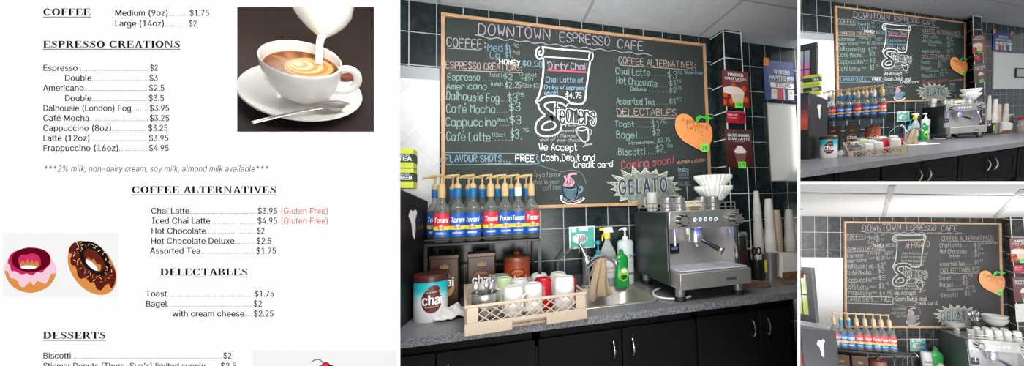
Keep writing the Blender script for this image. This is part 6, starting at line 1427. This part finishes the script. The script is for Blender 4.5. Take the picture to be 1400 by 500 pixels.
GX={'B':{'wall':Matrix(((1.69183,-0.11630,-0.09541,4.48882),(0.17913,0.98738,-0.11886,1.23407),(0.18487,0.10752,0.98832,1.17126),(0.00000,0.00000,0.00000,1.00000))),'dispenser':Matrix(((0.49396,0.81430,-0.08646,3.83078),(-0.81406,0.47737,-0.15485,0.76212),(-0.08870,0.15358,0.93974,1.04422),(0.00000,0.00000,0.00000,1.00000))),'shelf':Matrix(((0.55619,0.80208,-0.08857,4.54189),(-0.80288,0.53923,-0.15856,1.40474),(-0.08103,0.16255,0.96309,1.19304),(0.00000,0.00000,0.00000,1.00000))),'tin':Matrix(((0.48978,0.79273,-0.08474,3.79996),(-0.79266,0.47355,-0.15141,0.73027),(-0.08540,0.15104,0.91944,1.05549),(0.00000,0.00000,0.00000,1.00000))),'rack':Matrix(((0.50492,0.57211,-0.23525,4.11358),(-0.61847,0.47279,-0.17764,0.92090),(0.01202,0.29454,0.74209,1.30134),(0.00000,0.00000,0.00000,1.00000))),'sink':Matrix(((0.63525,0.58588,-0.07893,4.96486),(-0.58991,0.62067,-0.14072,1.67589),(-0.03855,0.15667,0.85264,1.38156),(0.00000,0.00000,0.00000,1.00000))),'soaps':Matrix(((0.88612,0.43576,-0.08961,5.31102),(-0.44480,0.87154,-0.16030,1.95804),(0.00832,0.18346,0.97438,1.34384),(0.00000,0.00000,0.00000,1.00000))),'machine':Matrix(((0.83445,0.43159,-0.08558,5.53158),(-0.43997,0.82044,-0.15237,2.15005),(0.00472,0.17469,0.92702,1.44018),(0.00000,0.00000,0.00000,1.00000))),'cups':Matrix(((0.91712,0.23263,-0.08588,5.70924),(-0.24401,0.90523,-0.15370,1.99385),(0.04419,0.17043,0.93360,1.42503),(0.00000,0.00000,0.00000,1.00000))),'cabinets':Matrix(((1.47068,-0.08840,-0.13564,3.15452),(0.06560,1.45860,-0.23933,1.22488),(0.14801,0.23188,1.45376,0.56581),(0.00000,0.00000,0.00000,1.00000))),'pillar':Matrix(((1.72594,-0.11630,-0.20278,4.45212),(0.16288,0.98738,-0.13297,1.27863),(0.37101,0.10752,1.00174,0.72235),(0.00000,0.00000,0.00000,1.00000)))},'C':{'wall':Matrix(((0.96379,0.26518,0.02814,4.09052),(-0.26416,0.96384,-0.03513,0.97710),(-0.03644,0.02642,0.99899,-1.45368),(0.00000,0.00000,0.00000,1.00000))),'dispenser':Matrix(((0.34549,1.01797,0.07044,3.63375),(-1.01731,0.33783,0.10742,0.43630),(0.07942,-0.10097,1.06962,-1.46634),(0.00000,0.00000,0.00000,1.00000))),'shelf':Matrix(((0.88314,0.54772,0.06727,3.82175),(-0.55183,0.87704,0.10359,0.93379),(-0.00217,-0.12350,1.03402,-1.49499),(0.00000,0.00000,0.00000,1.00000))),'sink':Matrix(((0.71708,0.72955,0.06633,4.23502),(-0.73208,0.71030,0.10191,1.23382),(0.02657,-0.11866,1.01787,-1.53688),(0.00000,0.00000,0.00000,1.00000))),'soaps':Matrix(((0.86739,0.53346,0.06606,4.15591),(-0.53752,0.86145,0.10140,1.15684),(-0.00276,-0.12099,1.01324,-1.51966),(0.00000,0.00000,0.00000,1.00000))),'machine':Matrix(((0.88398,0.58879,0.06871,4.08326),(-0.59278,0.87760,0.10610,1.33025),(0.00204,-0.12639,1.05681,-1.57358),(0.00000,0.00000,0.00000,1.00000))),'pillar':Matrix(((0.96179,0.26518,-0.02154,4.11937),(-0.26503,0.96384,-0.02148,0.96988),(0.01503,0.02642,0.99977,-1.47982),(0.00000,0.00000,0.00000,1.00000)))}}
CUPX=Matrix(((0.63665,-0.73179,0.24325,-0.28411),(0.61999,0.29814,-0.72576,-0.53866),(0.45858,0.61286,0.64351,1.92172),(0.00000,0.00000,0.00000,1.00000)))
CUPP=(0.1287,0.1847,0.2003)
HANG=-30.0
SPOON=[(-0.2553, -0.1369, 0.075), (-0.2097, -0.133, 0.072), (-0.1607, -0.1276, 0.066), (-0.0961, -0.1231, 0.06), (-0.0459, -0.1192, 0.054), (-0.014, -0.1213, 0.05)]
JUGX=Matrix(((0.75487,-0.44343,0.48327,0.10936),(0.00000,0.73682,0.67608,0.04399),(-0.65588,-0.51035,0.55620,0.26143),(0.00000,0.00000,0.00000,1.00000)))
STREAM=[(0.1232, 0.0549, 0.2822), (0.1094, 0.044, 0.2614), (0.0944, 0.0405, 0.2235), (0.0637, 0.0033, 0.1581)]
BISC=(0.1998, 0.0303, 0.052)
TABLE=[(-0.3345, -0.1168, -0.001), (0.0884, -0.3648, -0.001), (1.6013, 1.4289, -0.001), (0.3821, 1.2337, -0.001)]
LCUPP=[(0.0839, 0.351, 0.433), (0.1009, -0.4038, 0.487)]
LM=(66,38,60)
LB=(75,25)
LC=(40,8,45)
LCUP=(2,.4)
WORLD=.5
PD=2.8
# ---------------------------------------------------------------- the rooms behind the three openings
def trim(o, bay):
    """cut a wall, ceiling or worktop off where its bay ends at the partitions"""
    k = (1092.1-818)/487; e = .003
    # planes in the display wall's frame (x right, y away from the wall, z up; the eye line starts 1 m before it)
    eye, org = Vector((0, -1, 0)), Vector((0, 0, 0))
    kl = (513-818)/487
    pl = {'M': [((1, -k, 0), eye), ((-1, kl, 0), eye)], 'B': [((-1, k, 0), eye), ((0, 0, -1), org)], 'C': [((-1, k, 0), eye), ((0, 0, 1), org)]}[bay]+[((0, -1, 0), Vector((0, .02, 0)))]
    bm = bmesh.new(); bm.from_mesh(o.data); bm.transform(FRONT.inverted() @ o.matrix_basis)
    for n, co in pl:
        n = Vector(n)
        bmesh.ops.bisect_plane(bm, geom=bm.verts[:]+bm.edges[:]+bm.faces[:], plane_co=co-n.normalized()*e, plane_no=n, clear_outer=True)
    bm.transform((FRONT.inverted() @ o.matrix_basis).inverted()); bm.to_mesh(o.data); bm.free()
    return o
def room_common(TB, sx, x0, x1, zlo, strip):
    """tiled wall, white lining, ceiling line are given in wall coordinates (x along, z up)"""
    S = Matrix.Diagonal((sx, 1, 1, 1))
    n = {'M': 'middle', 'B': 'upper', 'C': 'lower'}[BAY]
    tm = tile_mat('black_tile_'+n, (28, 39, 40) if BAY != 'C' else (26, 24, 24), (176, 174, 172), W_, H_, ZR, 0, .2, 'XZ', .0052)
    o = struct(MB(tm).quad((x0, 0, zlo), (x1, 0, zlo), (x1, 0, 2.72), (x0, 0, 2.72)), 'wall_'+n, smooth=0); o.matrix_basis = TB @ S
    wp = tile_mat('white_lining_'+n, (214, 213, 212), (196, 194, 192), .22, .22, 0, 0, .4, 'XZ', .003, PI/4, .03)
    o = struct(MB(wp).box(x0, .168, -.006, -.001, 1.35, 2.222), 'trim_1', smooth=0); o.matrix_basis = TB @ S
    if strip: o = struct(MB(mat('tile_glare_grey', (150, 156, 158), .3)).box(x0, .168, -.005, -.001, 2.222, 2.298), 'glare_strip', smooth=0); o.matrix_basis = TB @ S  # glare on the tiles, painted as a light grey strip
    o = struct(MB(mat('backsplash', (44, 46, 48), .45, noise=.4, nscale=160)).box(x0, x1, -.018, 0, .9, 1.0), 'trim_3', smooth=0); o.matrix_basis = TB @ S
CT = lambda: mat('speckled_laminate', (108, 108, 111), .35, noise=.75, nscale=150)
def pillar_block(TB, bot, top):
    """bot and top: four corners each (front left, front right, back right, back left)"""
    m = tile_mat('pillar_tile_'+BAY, (25, 35, 36) if BAY != 'C' else (24, 23, 23), (214, 218, 216), 40, H_*.98, ZR-.02, 20, .2, 'XZ', .007)
    o = struct(MB(m).hexa(list(bot)+list(top)), 'wall_pillar', smooth=0); o.matrix_basis = TB
    e = MB(mat('pillar_edge', (206, 210, 208), .4))
    for i in (0, 1):
        a, b = Vector(bot[i]), Vector(top[i]); e.tube([a, b], .0045, 6)
    o = struct(e, 'trim_4'); o.matrix_basis = TB
def lamp(kind, loc, rot, energy, size=.3, size_y=None, col=(1, 1, 1), mw=None, spread=None, aim=None):
    l = bpy.data.lights.new('lamp', kind); l.energy = energy; l.color = col
    if kind == 'AREA':
        l.shape = 'RECTANGLE'; l.size = size; l.size_y = size_y or size
        if spread: l.spread = spread
    elif kind in ('POINT', 'SPOT'): l.shadow_soft_size = size
    o = bpy.data.objects.new('light_source', l); COL.objects.link(o)  # ceiling lamps, machine glow and added fill lights all share this name
    m = Matrix.Translation(loc) @ Matrix.Rotation(rot[2], 4, 'Z') @ Matrix.Rotation(rot[1], 4, 'Y') @ Matrix.Rotation(rot[0], 4, 'X')
    if aim: m = Matrix.Translation(loc) @ (Vector(aim)-Vector(loc)).to_track_quat('-Z', 'Y').to_matrix().to_4x4()
    o.matrix_basis = (mw @ m) if mw else m
    return o
TRIMMED = set()
def trim_all(bay):
    for o in list(COL.objects):
        if o.name in TRIMMED or o.type != 'MESH' or o.parent: continue
        if o.get('kind') == 'structure' or o.get('category') == 'worktop': trim(o, bay); TRIMMED.add(o.name)
def build_all():
    global BAY, TONE
    # --- middle bay
    BAY = 'M'; I = Matrix()
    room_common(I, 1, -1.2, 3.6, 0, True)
    cm = tile_mat('ceiling_panel_M', (222, 225, 228), (186, 188, 190), .905, 1.2, -.505, 1.075, .85, 'XY', .022, 0, .04)
    struct(MB(cm).quad((-1.5, -3.2, 2.7), (3.6, -3.2, 2.7), (3.6, .05, 2.7), (-1.5, .05, 2.7)), 'ceiling_middle', smooth=0)
    struct(MB(mat('floor_grey', (70, 68, 66), .6, noise=.2)).quad((-1.5, -3.2, 0), (3.6, -3.2, 0), (3.6, .05, 0), (-1.5, .05, 0)), 'floor', smooth=0)
    pillar_block(I, [(2.094, -.145, .92), (2.248, -.145, .92), (2.248, 0, .92), (2.079, 0, .92)], [(2.094, -.145, 2.7), (2.248, -.145, 2.7), (2.248, 0, 2.7), (2.079, 0, 2.7)])
    s = SINK; hp = [(1.02+a, -.3+b, .92) for a, b in ((s[0], s[2]), (s[1], s[2]), (s[1], s[3]), (s[0], s[3]))]
    worktop('worktop', [(-1.2, -.632, .92), (3.4, -.64, .92), (3.4, -.0, .92), (-1.2, -.0, .92)], hp, .92, .036, CT(), 'dark speckled laminate worktop under the things')
    layout_main()
    lamp('AREA', (.7, -1.75, 2.66), (math.radians(24), 0, 0), LM[0], 1.4, .7)
    lamp('AREA', (.6, -2.6, .9), (0, 0, 0), LM[2], 1.6, 1.2, aim=(1.2, .2, 2.6))  # unseen low fill light, added to brighten the ceiling and wall
    lamp('AREA', (2.3, -1.3, 2.66), (math.radians(15), 0, 0), LM[1], .9, .5)  # unseen lamp, boosted to brighten the right end of the counter
    lamp('POINT', (1.60, -.50, 1.27), (0, 0, 0), .7, .02, col=(.45, .4, 1))
    trim_all('M')
    # --- upper right bay
    BAY = 'B'
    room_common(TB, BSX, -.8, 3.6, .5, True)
    cm = tile_mat('ceiling_panel_B', (170, 172, 176), (146, 148, 150), .905*BSX, 1.2, -.55, 1.83, .85, 'XY', .03, 0, .04)
    o = struct(MB(cm).quad((-2.2, -1.4, 2.7), (6.2, -1.4, 2.7), (6.2, .05, 2.69), (-2.2, .05, 2.69)), 'ceiling_upper', smooth=0); o.matrix_basis = TB
    pillar_block(TB, *PILB)
    worktop('worktop', CTB[0], CTB[1], 0, .05, CT(), 'dark speckled laminate worktop under the things')
    layout_main()
    lamp('AREA', (1.0, -2.0, 2.64), (math.radians(28), 0, 0), LB[0], 2.2, 1.0, mw=TB)
    lamp('AREA', (.6, -1.4, 2.5), (math.radians(20), 0, 0), LB[1], 1.2, .6, mw=TB)
    lamp('POINT', tuple(GX['B']['machine'] @ Vector((1.60, -.50, 1.27))), (0, 0, 0), .6, .02, col=(.45, .4, 1))
    trim_all('B')
    # --- pale lower right bay (over-exposed picture: haze painted into its colours)
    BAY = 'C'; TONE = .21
    room_common(TC, CSX_, -.9, 3.2, .5, False)
    cm = mat('ceiling_panel_C', (206, 202, 197), .9, noise=.04, nscale=60)
    o = struct(MB(cm).quad((-3.5, -3, CZ), (4.5, -3, CZ), (4.5, .02, 2.69), (-3.5, .02, 2.69)), 'ceiling_lower', smooth=0); o.matrix_basis = TC
    tb = MB(mat('ceiling_bar', (168, 164, 160), .7)); cz = lambda y: 2.69-(CZ-2.69)/3.02*(y-.02)-.004
    for (xa, ya), (xb, yb), w in (((.634, -.03), (-1.07, -2.125), .03), ((1.93, -.03), (-.245, -2.059), .03), ((-.75, -.03), (-2.3, -2.1), .03)):
        d = Vector((xb-xa, yb-ya)).normalized()*w/2
        tb.quad((xa-d.y, ya+d.x, cz(ya+d.x)), (xa+d.y, ya-d.x, cz(ya-d.x)), (xb+d.y, yb-d.x, cz(yb-d.x)), (xb-d.y, yb+d.x, cz(yb+d.x)))
    tb.quad((-2.5, -1.85, cz(-1.85)), (2.5, -1.75, cz(-1.75)), (2.5, -1.70, cz(-1.70)), (-2.5, -1.80, cz(-1.80)))
    o = struct(tb, 'trim_5', smooth=0); o.matrix_basis = TC
    pillar_block(TC, *PILC)
    worktop('worktop', CTC[0], [], 0, .05, CT(), 'dark speckled laminate worktop under the things')
    layout_pale()
    lamp('AREA', (.6, -2.2, 2.2), (0, 0, 0), LC[0], 2.0, 1.0, mw=TC, aim=(1.2, 0, 2.0))
    lamp('AREA', (.3, -1.5, .7), (0, 0, 0), LC[2], 2.6, 1.0, mw=TC, aim=(.3, -1.2, 3))  # unseen uplight added to even out the ceiling of this bay
    lamp('AREA', (-.9, -.9, 2.45), (math.radians(50), 0, math.radians(20)), LC[1], .7, .4, mw=TC)
    lamp('POINT', tuple(GX['C']['machine'] @ Vector((1.60, -.50, 1.27))), (0, 0, 0), 1.0, .02, col=(.45, .4, 1))
    trim_all('C')
    TONE = 0
    # partitions added between the bays, closing them and keeping their light apart
    for a, b, c, nm in (((1092.1, -60), (1092.1, 560), None, 'wall_partition'), ((1092.1, 249.8), (1460, 249.8), None, 'wall_divider')):
        p = [Vector(((u-818)/487, y, (250-v)/487)) for (u, v) in (a, b) for y in (0,)]
        q = lambda P, d: (P.x*d, d-1, P.z*d)
        o = struct(MB(mat('partition_grey', (120, 120, 120), .9)).quad(q(p[0], 1.006), q(p[1], 1.006), q(p[1], PD), q(p[0], PD)), nm, smooth=0); o.matrix_basis = FRONT
    # --- menu wall
    BAY = 'P'
    menu_page(); display_wall(); cup_scene()
    lamp('AREA', LCUPP[0], (0, 0, 0), LCUP[0], .3, .3, mw=CUPX, aim=(0, 0, .1))  # unseen light added inside the recess for the cup
    lamp('AREA', LCUPP[1], (0, 0, 0), LCUP[1], .2, .2, mw=CUPX, aim=(0, 0, .1))  # weaker second light added for the cup, also unseen
    # --- world and camera
    w = bpy.data.worlds.new('World'); w.use_nodes = True; SC.world = w
    w.node_tree.nodes['Background'].inputs[0].default_value = (.9, .95, 1, 1); w.node_tree.nodes['Background'].inputs[1].default_value = WORLD
    cam = bpy.data.cameras.new('Camera'); co = bpy.data.objects.new('Camera', cam); COL.objects.link(co); SC.camera = co
    cam.sensor_width = 36; cam.lens = 36*487.0/1400; cam.shift_x = -(818-700)/1400; cam.clip_start = .02
    co.matrix_world = CAMX
    SC.view_settings.view_transform = 'Standard'; SC.view_settings.look = 'None'
    SC.cycles.max_bounces = 8; SC.cycles.transparent_max_bounces = 16; SC.cycles.use_denoising = True
build_all()
